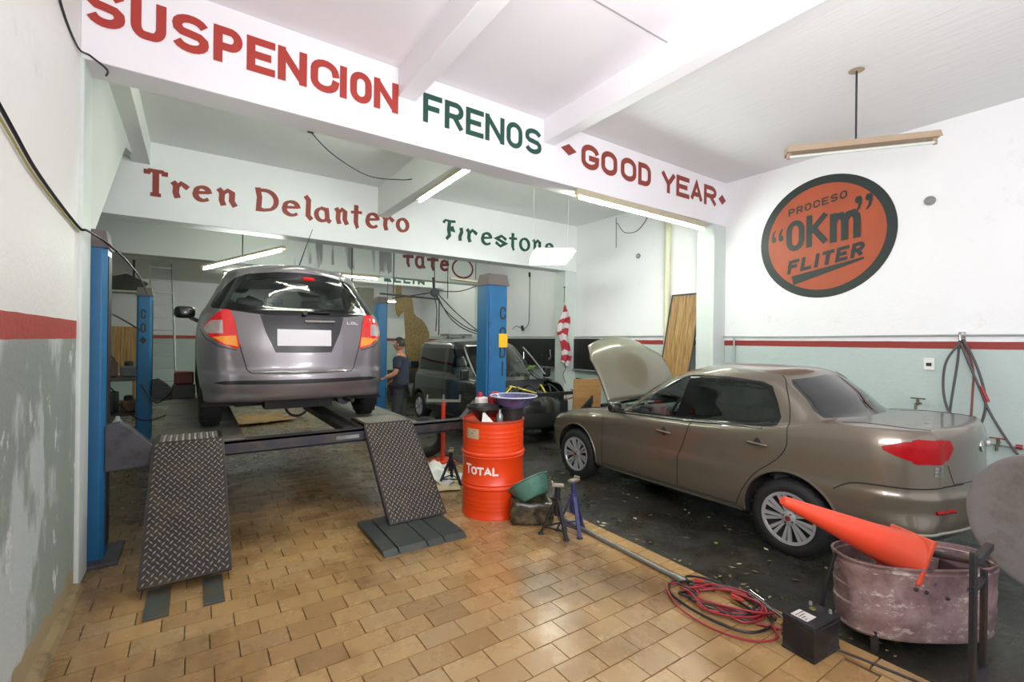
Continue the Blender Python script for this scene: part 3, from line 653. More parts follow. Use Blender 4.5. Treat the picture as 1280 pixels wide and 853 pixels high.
def car_grid(levels, taper, sub=5, nr=10, nc=10, ns=64, nf=8):
    tx, ty = [p[0] for p in taper], [p[1] for p in taper]
    G = []
    for L in levels:
        w, yr, yf = L['w'], L['yr'], L['yf']; br, bf = L.get('br', .05), L.get('bf', .15)
        rl, rl2 = L.get('cr', (.2, .25)); fl1, fl2 = L.get('cf', (.35, .35))
        rl, fl1 = min(rl, w * .9), min(fl1, w * .9); span = yf - yr - br - bf
        k = min(1, span * .8 / (rl2 + fl2)); rl2 *= k; fl2 *= k
        P = []
        for i in range(nr): x = (w - rl) * i / nr; P.append((x, yr + br * (x / max(w - rl, 1e-6)) ** 2))
        for i in range(nc): a = pi / 2 * i / nc; P.append((w - rl + rl * sin(a), yr + br + rl2 * (1 - cos(a))))
        ya, yb = yr + br + rl2, yf - bf - fl2
        for i in range(ns): P.append((w, ya + (yb - ya) * i / ns))
        for i in range(nc): a = pi / 2 * i / nc; P.append((w - fl1 * (1 - cos(a)), yb + fl2 * sin(a)))
        for i in range(nf + 1): x = (w - fl1) * (1 - i / nf); P.append((x, yf - bf * (x / max(w - fl1, 1e-6)) ** 2))
        z = L['z'] if isinstance(L['z'], list) else [(0, L['z']), (9, L['z'])]
        zx, zz = [p[0] for p in z], [p[1] for p in z]; cz = L.get('crown', 0)
        G.append([Vector((x * pchip(tx, ty, y), y, pchip(zx, zz, y) + cz * (1 - (x / max(w, 1e-6)) ** 2))) for x, y in P])
    N = len(G[0]); out = []
    ks = list(range(len(G)))
    for a in range(len(G) - 1):
        for s in range(sub):
            t = a + s / sub
            lo, hi = max(0, a - 1), min(len(G) - 1, a + 2); idx = list(range(lo, hi + 1))
            out.append([Vector([pchip(idx, [G[k][i][c] for k in idx], t) for c in range(3)]) for i in range(N)])
    out.append(G[-1]); return out
class Shell:
    def __init__(s, levels, taper, **k):
        G = car_grid(levels, taper, **k); s.G = G; s.bm = NB(); s.lay = s.bm.faces.layers.int.new('tag')
        V = [[s.bm.verts.new(p) for p in row] for row in G]
        for j in range(len(V) - 1):
            for i in range(len(V[0]) - 1):
                q = [V[j][i], V[j][i + 1], V[j + 1][i + 1], V[j + 1][i]]
                s.bm.faces.new(q)
        bmesh.ops.remove_doubles(s.bm, verts=s.bm.verts, dist=1e-4)
        bmesh.ops.dissolve_degenerate(s.bm, edges=s.bm.edges, dist=1e-5)
        s.bm.normal_update(); s.tree = BVHTree.FromBMesh(s.bm); s.n = 0; s.tags = {}
    def side(s, f): return abs(f.normal.x) > .35 and f.calc_center_median().x > .25
    def rear(s, f): return f.normal.y < -.25
    def top(s, f): return f.normal.z > .35
    def carve(s, name, poly, ax, filt, only=None):
        if name not in s.tags: s.n += 1; s.tags[name] = s.n
        xs = [p[0] for p in poly]; ys = [p[1] for p in poly]; a, b = ax; bm = s.bm; bm.normal_update()
        ok = None if only is None else [0 if o is None else s.tags[o] for o in only]
        for k in range(len(poly)):
            p, q = poly[k], poly[(k + 1) % len(poly)]; d = (q[0] - p[0], q[1] - p[1])
            if abs(d[0]) + abs(d[1]) < 1e-6: continue
            co = [0, 0, 0]; no = [0, 0, 0]; co[a], co[b] = p; no[a], no[b] = d[1], -d[0]
            fs = []
            for f in bm.faces:
                if ok is not None and f[s.lay] not in ok: continue
                u = [v.co[a] for v in f.verts]; w = [v.co[b] for v in f.verts]
                if max(u) < min(xs) - 1e-4 or min(u) > max(xs) + 1e-4 or max(w) < min(ys) - 1e-4 or min(w) > max(ys) + 1e-4: continue
                if not filt(f): continue
                fs.append(f)
            if not fs: continue
            ge = set(fs)
            for f in fs: ge.update(f.edges); ge.update(f.verts)
            bmesh.ops.bisect_plane(bm, geom=list(ge), plane_co=co, plane_no=no, dist=1e-5)
        def inside(x, y):
            c = False; n = len(poly)
            for i in range(n):
                (x1, y1), (x2, y2) = poly[i], poly[i - 1]
                if (y1 > y) != (y2 > y) and x < (x2 - x1) * (y - y1) / (y2 - y1) + x1: c = not c
            return c
        bm.normal_update()
        for f in bm.faces:
            if ok is not None and f[s.lay] not in ok: continue
            c = f.calc_center_median()
            if inside(c[a], c[b]) and filt(f): f[s.lay] = s.tags[name]
    def proj(s, pts, mode, lift=.001, n=10):
        """project 2D polyline on the shell: mode side (y,z) / rear (x,z) / top (x,y)"""
        out = []
        P = []
        for p, q in zip(pts, pts[1:]):
            for k in range(n): P.append((p[0] + (q[0] - p[0]) * k / n, p[1] + (q[1] - p[1]) * k / n))
        P.append(pts[-1])
        for u, v in P:
            o, d = {'side': (Vector((3, u, v)), Vector((-1, 0, 0))), 'rear': (Vector((u, -3, v)), Vector((0, 1, 0))), 'top': (Vector((u, v, 4)), Vector((0, 0, -1))), 'front': (Vector((u, 8, v)), Vector((0, -1, 0)))}[mode]
            h = s.tree.ray_cast(o, d)
            if h[0] is None: continue
            out.append(h[0] - d * lift)
        return out
    def emit(s, tag_, name, mat, parent, mode='whole', label=None, off=0.0, smooth='all', sides=(1, -1)):
        t = s.tags[tag_] if tag_ else 0
        fs = [f for f in s.bm.faces if f[s.lay] == t]; res = []
        groups = [(1, -1)] if mode == 'whole' else [(sd,) for sd in sides]
        for g in groups:
            vs, faces = [], []
            for sd in g:
                mp = {}
                for f in fs:
                    ids = []
                    for v in f.verts:
                        if v not in mp:
                            mp[v] = len(vs); c = v.co + v.normal * off; vs.append((c.x * sd, c.y, c.z))
                        ids.append(mp[v])
                    faces.append(ids if sd > 0 else ids[::-1])
            me = bpy.data.meshes.new(name); me.from_pydata(vs, [], faces)
            b = NB(); b.from_mesh(me); bmesh.ops.remove_doubles(b, verts=[v for v in b.verts if abs(v.co.x) < .002], dist=3e-3); b.to_mesh(me); b.free()
            me.materials.append(mat); me.shade_smooth()
            o = bpy.data.objects.new(name, me); COL.objects.link(o); o.parent = parent
            if label: o['label'] = label
            res.append(o)
        return res
def mir(bm_fn, name, mat, parent, **k):
    """build a part on the +x side and its twin on the -x side"""
    out = []
    for sd in (1, -1):
        bm = NB(); bm_fn(bm)
        if sd < 0:
            bmesh.ops.scale(bm, vec=(-1, 1, 1), verts=bm.verts); bmesh.ops.reverse_faces(bm, faces=bm.faces)
        out.append(finish(bm, name, mat, parent, **k))
    return out
def paint(name, col, flake=.5, rough=.32):
    s = NT(name); n = s.noise(s.pos(obj=True), 2.5, 4); n2 = s.noise(s.pos(obj=True), 300, 2)
    c = s.mix(n, tuple(x * .92 for x in lin(col)[:3]) + (1,), lin(col)); s.col(s.mix(s.math('MULTIPLY', n2, .05), c, (.5, .5, .48, 1)))
    s.set(metal=flake, rough=rough, coat=.7, coatr=.04); return s.m
SEAM = M('seam_dark', '131313', .8); LENS = M('red_lens', '8A0008', .3, var=.25, vscale=20); LENS.node_tree.nodes['Principled BSDF'].inputs['Specular IOR Level'].default_value = .2; LENSC = M('clear_lens', 'C9B8B4', .15, metal=.4, var=.3, vscale=25, coat=1)
AMBER = NT('amber_lens'); AMBER.col(lin('F59A1E')); AMBER.set(rough=.15, coat=1); AMBER = AMBER.m
BRIGHTR = M('bright_red_lens', 'D81A1A', .12, var=.2, vscale=30, coat=1)
GL_CLEAR = glass_mat('car_glass', 'F0F6F2', .03); GL_DARK = glass_mat('tinted_glass', '20262A', .05); FRIT = M('gloss_black_frame', '0A0D0E', .15, var=.2, coat=.1)
INT = M('interior_grey', '54585C', .8, var=.15); INTL = M('interior_light', '6F7272', .8, var=.1)
UND = M('underbody_dark', '161514', .8, var=.3, dirt='2E2620')
def wheel(parent, x, y, R, rr, W, side, style, colr=None):
    colr = colr or SILVER; c = Vector((x, y, R)); ax = Vector((side, 0, 0)); bm = NB()
    prof = [(rr, -W / 2 + .01), (rr + .015, -W / 2), (R - .05, -W / 2 - .004), (R - .02, -W / 2 + .012), (R - .003, -W / 2 + .03), (R, -W / 2 + .05), (R, W / 2 - .05), (R - .003, W / 2 - .03), (R - .02, W / 2 - .012), (R - .05, W / 2 + .004), (rr + .015, W / 2), (rr, W / 2 - .01)]
    lathe(bm, prof, 48, c, ax)
    for k in range(36):
        a = 2 * pi * k / 36
        for zz in (-.05, 0, .05):
            p = Vector((side * (zz + (.012 if k % 2 else -.012)), cos(a) * R, sin(a) * R)); box(bm, c + p, (.038, .022, .006), Euler((a - pi / 2, 0, 0)))
    w = finish(bm, 'wheel', RUBBER, parent, smooth='yes')
    bm = NB(); lathe(bm, [(rr, W / 2 - .012), (rr - .008, W / 2 - .002), (rr - .022, W / 2 - .008), (rr - .03, W / 2 - .05), (.05, W / 2 - .07)], 40, c, ax); finish(bm, 'rim', colr if style != 'spoke' else M('rim_shadow', '2A2B2D', .5, metal=.4), w, smooth='yes')
    bm = NB(); n = {'spoke': 18, 'simple': 7}.get(style, 9)
    if style == 'spoke': lathe(bm, [(rr + .003, W / 2 - .012), (rr + .002, W / 2 + .001), (rr - .018, W / 2 - .002), (rr - .024, W / 2 - .012)], 40, c, ax)
    for k in range(n):
        a = 2 * pi * k / n + (.10 if (style == 'spoke' and k % 2) else 0)
        r0, r1 = (.055, rr - .012); p0, p1 = (Vector((side * (W / 2 - .022), cos(a + (.12 if k % 2 else -.12) * 0) * r0, sin(a) * r0)), Vector((side * (W / 2 - .008), cos(a) * r1, sin(a) * r1)))
        q = p1 - p0; t = Vector((0, -sin(a), cos(a))); w0, w1 = (.010, .019) if style == 'spoke' else (.02, .035); th = Vector((side * .012, 0, 0))
        vs = [bm.verts.new(c + pp) for pp in (p0 - t * w0 - th, p0 + t * w0 - th, p1 + t * w1 - th, p1 - t * w1 - th, p0 - t * w0 * .6 + th * .4, p0 + t * w0 * .6 + th * .4, p1 + t * w1 * .8 + th * .4, p1 - t * w1 * .8 + th * .4)]
        for f in ((4, 5, 6, 7), (0, 1, 5, 4), (1, 2, 6, 5), (2, 3, 7, 6), (3, 0, 4, 7)): bm.faces.new([vs[i] for i in f])
    lathe(bm, [(.062, W / 2 - .03), (.058, W / 2 - .012), (.03, W / 2 - .004), (0, W / 2 - .003)], 24, c, ax)
    finish(fixn(bm), 'hubcap', colr, w)
    bm = NB(); lathe(bm, [(.022, W / 2 - .004), (.02, W / 2 + .002), (0, W / 2 + .003)], 16, c, ax); finish(bm, 'hub_badge', M('badge_maroon', '6A2A2C', .4), w)
    for k in range(4):
        a = 2 * pi * k / 4 + .5; bm = NB(); p = c + Vector((side * (W / 2 - .008), cos(a) * .042, sin(a) * .042)); cyl(bm, p, p + ax * .008, .007, n=6)
        finish(bm, 'wheel_bolt', IRON, w)
    return w
def archpoly(cy, cz, r, n=26): return [(cy + r * cos(2 * pi * k / n), cz + r * sin(2 * pi * k / n)) for k in range(n)]
def arch_liner(S, parent, cy, cz, r, xo, mat=UND):
    def f(bm): 
        n = 24; A = []; B = []
        for k in range(n + 1):
            a = -.25 + (pi + .5) * k / n; y, z = cy + r * cos(a), cz + r * sin(a)
            h = S.tree.ray_cast(Vector((3, y, z)), Vector((-1, 0, 0))); x = h[0].x - .001 if h[0] else xo
            A.append(bm.verts.new((x, y, z))); B.append(bm.verts.new((xo - .30, y, z)))
        for k in range(n): bm.faces.new((A[k], B[k], B[k + 1], A[k + 1]))
        bm.faces.new(B)
    mir(f, 'wheel_arch_liner', mat, parent)
def arch_lip(S, parent, cy, cz, r, mat):
    pts = S.proj([(cy + r * cos(a), cz + r * sin(a)) for a in [(-.12 + (pi + .24) * k / 30) for k in range(31)]], 'side', .0, 1)
    def f(bm): tube(bm, pts, .011, 6)
    mir(f, 'arch_lip', mat, parent, smooth='yes')
def sm2(pts, n=4): return [(p.x, p.y) for p in smooth_path([Vector((a, b, 0)) for a, b in pts], n)]
def seam(S, parent, pts, mode, r=.0035, both=True, mat=None, name='seam'):
    P = S.proj(pts, mode, -.0005)
    if len(P) < 2: return
    def f(bm): tube(bm, P, r, 5)
    if both: mir(f, name, mat or SEAM, parent)
    else:
        bm = NB(); f(bm); finish(bm, name, mat or SEAM, parent)
def seat(parent, x, y, z, mat=INT, w=.5, tilt=.22):
    bm = NB(); box(bm, (x, y + .22, z), (w, .52, .16)); s_ = finish(bm, 'car_seat', mat, parent, bevel=.05)
    bm = NB(); box(bm, (x, y - .08, z + .33), (w, .13, .60), Euler((tilt, 0, 0))); finish(bm, 'seat_back', mat, s_, bevel=.05)
    bm = NB(); box(bm, (x, y - .17, z + .73), (w * .52, .09, .18), Euler((tilt, 0, 0))); finish(bm, 'headrest', mat, s_, bevel=.04)

# ================================================================== the sedan
sed = thing('sedan_car', 'taupe four-door sedan with its bonnet open parked by the right wall', 'car', (5.02, .87, 0), 0, world=False)
PT = paint('taupe_paint', '62594B', .4)
zs = lambda *p: list(p)
LV = [
 dict(w=.70, yr=.35, yf=4.30, z=.22),
 dict(w=.84, yr=.07, yf=4.48, br=.10, z=zs((0, .40), (.70, .37), (1.45, .25), (3.3, .24), (3.8, .26), (4.5, .28))),
 dict(w=.885, yr=.02, yf=4.53, br=.12, z=zs((0, .47), (.7, .45), (1.45, .32), (3.3, .31), (4.5, .38))),
 dict(w=.90, yr=.0, yf=4.55, br=.12, cr=(.3, .4), z=zs((0, .60), (.7, .58), (1.5, .48), (3.3, .46), (4.5, .5))),
 dict(w=.905, yr=.0, yf=4.55, br=.12, cr=(.3, .4), z=zs((0, .69), (.7, .67), (1.5, .60), (4.5, .58))),
 dict(w=.895, yr=.035, yf=4.53, br=.10, cr=(.3, .4), z=zs((0, .74), (.8, .74), (2, .70), (4.5, .64))),
 dict(w=.895, yr=.05, yf=4.50, br=.09, cr=(.3, .4), z=zs((0, .92), (1, .88), (3, .80), (4.5, .70))),
 dict(w=.885, yr=.05, yf=4.44, br=.09, cr=(.28, .4), z=zs((0, 1.07), (1, 1.0), (2.8, .88), (3.6, .82), (4.4, .74))),
 dict(w=.862, yr=.075, yf=4.36, br=.09, cr=(.26, .4), cf=(.4, .5), z=zs((0, 1.15), (.8, 1.11), (1.6, 1.0), (2.8, .93), (3.4, .89), (4.3, .775))),
 dict(w=.835, yr=.12, yf=4.28, br=.09, cr=(.22, .36), cf=(.4, .5), z=zs((0, 1.175), (.7, 1.16), (1.3, 1.05), (2.8, .955), (3.3, .93), (4.3, .80))),
 dict(w=.825, yr=.46, yf=3.75, br=.06, cr=(.2, .3), z=zs((.4, 1.185), (.8, 1.155), (1.3, 1.065), (2.8, .97), (3.7, .93))),
 dict(w=.815, yr=.72, yf=3.30, br=.10, bf=.33, cr=(.14, .20), cf=(.12, .20), z=zs((.7, 1.165), (1.3, 1.08), (2.6, .985), (3.2, 1.0)), crown=.012),
 dict(w=.755, yr=.92, yf=2.93, br=.10, bf=.31, cr=(.12, .18), cf=(.12, .20), z=zs((.9, 1.33), (1.3, 1.26), (2.2, 1.21), (2.8, 1.24)), crown=.02),
 dict(w=.685, yr=1.11, yf=2.55, br=.10, bf=.27, cr=(.12, .16), cf=(.12, .16), z=zs((1.2, 1.465), (1.7, 1.455), (2.2, 1.43), (2.5, 1.42)), crown=.02),
 dict(w=.60, yr=1.20, yf=2.34, br=.08, bf=.22, z=zs((1.3, 1.52), (1.9, 1.525), (2.3, 1.50)), crown=.02),
 dict(w=.40, yr=1.30, yf=2.24, br=.05, bf=.15, z=zs((1.4, 1.55), (1.9, 1.56), (2.3, 1.535)), crown=.01),
 dict(w=.002, yr=1.42, yf=2.12, br=.0, bf=.0, z=zs((1.4, 1.565), (2.3, 1.57))),
]
S = Shell(LV, [(0, .93), (.5, .98), (1.2, 1.0), (3.0, 1.0), (4.0, .965), (4.6, .90)], nr=12, nc=12)
WR, WF, WRad = 1.05, 3.69, .318
lows = lambda f: f.calc_center_median().x > .5 and f.calc_center_median().z < .95 and abs(f.normal.x) > .2
for cy in (WR, WF): S.carve('hole', archpoly(cy, .335, .375), (1, 2), lows)
S.carve('rwin_frame', [(.0, 1.17), (.66, 1.17), (.685, 1.22), (.60, 1.42), (.54, 1.465), (.0, 1.50)], (0, 2), lambda f: f.normal.y < -.2 and f.normal.z > .15 and f.calc_center_median().y < 1.42 and f.calc_center_median().y > .70 and f.calc_center_median().x < .74, [None])
S.carve('rwin', [(.0, 1.20), (.60, 1.20), (.64, 1.235), (.56, 1.42), (.50, 1.445), (.0, 1.48)], (0, 2), lambda f: True, ['rwin_frame'])
S.carve('wshield', [(.0, .99), (.64, .995), (.62, 1.05), (.51, 1.40), (.47, 1.435), (.0, 1.465)], (0, 2), lambda f: f.normal.y > .2 and f.calc_center_median().y > 2.15, [None])
dlo = [(2.93, .965), (2.84, 1.04), (2.55, 1.25), (2.30, 1.405), (2.10, 1.452), (1.70, 1.462), (1.36, 1.44), (1.27, 1.405), (1.20, 1.27), (1.15, 1.15), (1.17, 1.08), (1.25, 1.05), (2.0, .998)]
S.carve('dlo', dlo, (1, 2), lambda f: abs(f.normal.x) > .5 and f.calc_center_median().x > .55, [None])
S.carve('fwin', [(2.87, .985), (2.53, 1.235), (2.28, 1.385), (2.125, 1.43), (2.22, 1.015)], (1, 2), lambda f: True, ['dlo'])
S.carve('rdwin', [(2.06, 1.02), (1.96, 1.44), (1.70, 1.443), (1.38, 1.422), (1.31, 1.385), (1.24, 1.27), (1.19, 1.15), (1.21, 1.095), (1.27, 1.07)], (1, 2), lambda f: True, ['dlo'])
tl = [(.42, 1.045), (.30, 1.09), (.12, 1.115), (-.02, 1.115), (-.02, .935), (.10, .93), (.22, .94), (.34, .985), (.41, 1.02)]
S.carve('tail', tl, (1, 2), lambda f: f.calc_center_median().x > .56 and f.calc_center_median().y < .5 and f.normal.z < .7, [None])
S.carve('tail2', [(.52, .96), (.80, .93), (.80, 1.115), (.50, 1.10), (.47, 1.04)], (0, 2), lambda f: f.calc_center_median().y < .25 and f.normal.y < -.5 and f.normal.z < .7, [None, 'tail'])
for f in S.bm.faces:
    if f[S.lay] == S.tags['tail2']: f[S.lay] = S.tags['tail']
S.carve('fdoor', [(3.19, .86), (3.02, .955), (2.0, .995), (2.03, .86), (2.12, .62), (2.13, .31), (3.19, .31)], (1, 2), lambda f: f.calc_center_median().x > .6 and f.normal.z < .8, [None])
S.carve('rdoor', [(2.0, .995), (2.03, .86), (2.12, .62), (2.13, .31)] + sm2([(1.50, .315), (1.44, .46), (1.32, .64), (1.15, .79), (1.07, .92), (1.08, 1.07)]), (1, 2), lambda f: f.calc_center_median().x > .6 and f.normal.z < .8, [None])
S.carve('bumper', [(-.2, .20), (-.2, .78), (.30, .755), (.56, .745), (.70, .665), (.70, .20)], (1, 2), lambda f: f.calc_center_median().y < .72, [None])
S.carve('trunk', [(.0, .78), (.50, .78), (.50, .95), (.62, 1.10), (.66, 1.3), (.0, 1.3)], (0, 2), lambda f: f.calc_center_median().y < .76 and f.calc_center_median().x < .67, [None])
S.carve('hoodcut', [(.0, 3.42), (.50, 3.40), (.72, 3.28), (.74, 3.75), (.70, 4.05), (.58, 4.22), (.0, 4.33)], (0, 1), lambda f: f.normal.z > .35, [None])
S.carve('headlight', [(4.36, .795), (4.08, .83), (3.97, .82), (4.05, .74), (4.5, .68), (4.6, .70), (4.6, .78)], (1, 2), lambda f: f.calc_center_median().x > .35 and f.calc_center_median().y > 3.95, [None])
S.carve('grille', [(0, .50), (.42, .50), (.46, .66), (.30, .70), (0, .71)], (0, 2), lambda f: f.normal.y > .4 and f.calc_center_median().y > 4.2, [None])
S.emit(None, 'body', PT, sed)
S.emit('fdoor', 'front_door', PT, sed, 'pair'); S.emit('rdoor', 'rear_door', PT, sed, 'pair')
S.emit('bumper', 'rear_bumper', PT, sed); S.emit('trunk', 'trunk_lid', PT, sed)
S.emit('dlo', 'window_surround', FRIT, sed, 'pair'); S.emit('rwin_frame', 'rear_window_surround', FRIT, sed)
S.emit('rwin', 'rear_window', GL_DARK, sed); S.emit('wshield', 'windshield', GL_CLEAR, sed)
S.emit('fwin', 'front_window', GL_CLEAR, sed, 'pair'); S.emit('rdwin', 'rear_side_window', GL_DARK, sed, 'pair', label='dark tinted window')
S.emit('tail', 'tail_light', LENS, sed, 'pair', off=.004)
S.emit('headlight', 'headlight', LENSC, sed, 'pair', off=.003); S.emit('grille', 'grille', BLACK, sed)
for cy in (WR, WF): arch_liner(S, sed, cy, .335, .375, .88); arch_lip(S, sed, cy, .335, .378, PT)
for pts in ([(3.20, .87), (3.20, .31), (2.125, .305)], [(2.0, .995), (2.03, .86), (2.12, .62), (2.13, .31)], [(2.13, .31), (1.50, .312)] + sm2([(1.50, .312), (1.44, .46), (1.32, .64), (1.15, .79), (1.065, .92), (1.07, 1.07), (1.10, 1.25), (1.19, 1.44), (1.26, 1.50)]), sm2([(.71, .665), (.60, .735), (.45, .757), (.25, .76), (.08, .775)])):
    seam(S, sed, pts, 'side', r=.005)
seam(S, sed, [(0, .78), (.46, .78), (.52, .92)], 'rear'); seam(S, sed, sm2([(.655, .74), (.67, .5), (.655, .3), (.61, .2)]), 'top')
seam(S, sed, [(3.05, .945), (2.0, .987), (1.28, 1.04)], 'side', r=.008, mat=FRIT, name='belt_trim')
seam(S, sed, [(3.2, .262), (1.46, .268)], 'side', r=.012, mat=M('sill_dark', '3A372F', .4), name='sill_trim')
mir(lambda bm: tube(bm, [p + (p - Vector((0, 2, p.z))).normalized() * .004 for p in S.G[9][0:31]], .010, 6), 'bumper_trim', M('trim_pale', '8B8A80', .35), sed, smooth='yes')
def handle(y, z):
    h = S.tree.ray_cast(Vector((3, y, z)), Vector((-1, 0, 0)))[0]
    def f(bm): lathe(bm, [(.052, -.002), (.045, .002), (0, .002)], 20, (h.x - .001, y - .01, z), (1, 0, 0), .75, 1)
    mir(f, 'handle_recess', M('recess_shadow', '2C2A26', .5), sed)
    def g(bm): tube(bm, [(h.x - .005, y + .08, z), (h.x + .022, y + .06, z), (h.x + .026, y, z), (h.x + .024, y - .08, z - .003), (h.x + .01, y - .10, z - .004)], [.009, .012, .013, .012, .009], 8, smooth=3)
    mir(g, 'door_handle', PT, sed, smooth='all')
handle(2.31, .845); handle(1.315, .905)
def pod(bm, c, s, p=.62):
    r = bmesh.ops.create_uvsphere(bm, u_segments=24, v_segments=14, radius=1)['verts']
    for v in r: v.co = Vector(c) + Vector([math.copysign(abs(q) ** p, q) * k / 2 for q, k in zip(v.co, s)])
def mirr(bm): pod(bm, (.965, 2.93, 1.03), (.17, .11, .13)); bar(bm, (.80, 2.96, .985), (.92, 2.95, .99), .05, .03)
mir(mirr, 'side_mirror', M('mirror_black', '1C1D1E', .2, coat=.6), sed, smooth='yes')
for sd, y in ((-1, WR), (1, WR), (-1, WF), (1, WF)): wheel(sed, sd * .79, y, WRad, .215, .19, sd, 'spoke')
bm = NB(); bx(bm, -.74, .74, 1.45, 3.3, .20, .26); bx(bm, -.55, .55, .4, 4.2, .22, .30); finish(bm, 'underbody', UND, sed)
bm = NB(); bx(bm, -.70, .70, .85, 1.25, .4, 1.02); finish(bm, 'parcel_shelf', INT, sed)
for x in (-.37, .37): seat(sed, x, 2.0, .5); 
bm = NB(); box(bm, (0, 1.25, .85), (1.25, .14, .6), Euler((.2, 0, 0))); finish(bm, 'rear_seat_back', INT, sed, bevel=.04)
bm = NB(); prism(bm, [(2.60, .70), (2.60, .95), (2.70, 1.03), (2.98, 1.01), (3.15, .7)], lambda u, v, w: Vector((-.72 + w, u, v)), 1.44); d_ = finish(fixn(bm), 'dashboard', INT, sed, bevel=.02)
bm = NB(); tube(bm, [Vector((-.37, 2.46, 1.0)) + Vector((.17 * cos(a), -.05 * sin(a), .16 * sin(a))) for a in [2 * pi * k / 24 for k in range(24)]], .013, 8, True); cyl(bm, (-.37, 2.46, 1.0), (-.37, 2.75, .90), .05); bar(bm, (-.54, 2.46, 1.0), (-.20, 2.46, 1.0), .05, .02); finish(bm, 'steering_wheel', BLACK, sed)
for x in (-.44, -.30):
    bm = NB(); lathe(bm, [(.058, 0), (.06, .012), (.05, .014), (0, .006)], 20, (x, 2.60, .97), (0, -1, .1)); finish(bm, 'gauge', M('gauge_pale', '7E8A88', .3), d_)
bm = NB(); box(bm, (0, 2.40, 1.40), (.22, .03, .06)); finish(bm, 'rear_view_mirror', BLACK, sed, bevel=.01)
# open bonnet
HL = Vector((0, 3.30, 1.03)); 
def hood_pt(u, v):          # u -1..1 across, v 0 hinge..1 tip (flat coordinates), crown bulges outward
    w = (.70 + .05 * v) * (1 - .22 * max(0, v - .72) / .28 * 1) if v > .72 else .70 + .05 * v
    x = u * w; L = .98 - .13 * u * u; y = v * L; cr = .055 * (1 - u * u) + .045 * sin(pi * v) - .05 * max(0, v - .8) / .2
    ang = rad(58); d = Vector((0, cos(ang), sin(ang))); n = Vector((0, -sin(ang), cos(ang)))
    return Vector((x, 0, 0)) + HL + d * y + n * cr
bm = NB(); n1_, n2_ = 24, 20; g = [[bm.verts.new(hood_pt(-1 + 2 * i / n1_, j / n2_)) for i in range(n1_ + 1)] for j in range(n2_ + 1)]
for j in range(n2_):
    for i in range(n1_): bm.faces.new((g[j][i], g[j][i + 1], g[j + 1][i + 1], g[j + 1][i]))
hd = finish(fixn(bm), 'bonnet', paint('taupe_paint_bonnet', '6C6A58', .25), sed, smooth='all'); sm = hd.modifiers.new('thick', 'SOLIDIFY'); sm.thickness = .025; sm.offset = 0
bm = NB(); tube(bm, [(.62, 4.15, .80), (.55, 3.75, 1.62)], .006); finish(bm, 'bonnet_stay', IRON, sed)
bm = NB(); bx(bm, -.68, .68, 3.35, 4.25, .35, .70); bx(bm, -.2, .35, 3.55, 4.0, .70, .84); bx(bm, -.6, -.35, 3.5, 3.8, .7, .86); cyl(bm, (.5, 3.6, .7), (.5, 3.6, .88), .07); finish(bm, 'engine', M('engine_dark', '26282A', .6, metal=.3, var=.4), sed, bevel=.01)
bm = NB(); tube(bm, [(.3, 3.5, .85), (.45, 3.7, .95), (.2, 3.9, .9), (-.3, 3.8, .9)], .025, 8, smooth=4); finish(bm, 'hose', BLACK, sed)
bm = NB(); tube(bm, [(-.1, 3.34, 1.0), (.3, 3.3, 1.02), (.6, 3.2, 1.0)], .008, 6, smooth=3); finish(bm, 'wiper', BLACK, sed)
# badges on the tail
for x, z, w, nm in ((-.60, .885, .10, 'Linea'),):
    bm = NB(); letters(bm, [(c_.upper() if c_.upper() in CAP else 'I', -x - .05 - 0 + 0, 0, 0, 0) for c_ in ''], lambda u, v: Vector((u, 0, v)), .01)
    bm.free()
bm = NB(); lathe(bm, [(.045, -.006), (.043, .006), (.03, .009), (0, .009)], 24, S.proj([(0, 1.02), (0.001, 1.02)], 'rear', .0)[0], (0, -1, .1)); finish(bm, 'tail_badge', CHROME, sed, smooth='yes')
for sd in (1, -1):
    P = S.proj([(.50, .60), (.68, .60)], 'rear', .004); bm = NB(); tube(bm, [Vector((p.x * sd, p.y, p.z)) for p in P], .013, 8); finish(bm, 'reflector', LENS, sed)
bt = S.proj([(.56, .875), (.66, .875)], 'rear', .003, 1)
bm = NB()
for r_ in range(3):
    letters(bm, spread(('SIE', 'FIR', 'E')[r_] if r_ < 2 else 'FLE', 0, .085 if r_ < 2 else .06, -.026 * r_, -.026 * r_ + .018, .25), lambda u, v: Vector((-.665 + u, (S.tree.ray_cast(Vector((.665 - u, -3, .9 + v)), Vector((0, 1, 0)))[0] or Vector((0, .2, 0))).y - .004, .90 + v)), .004)
finish(bm, 'badge_lettering', CHROME, sed, label='small chrome badge lettering')

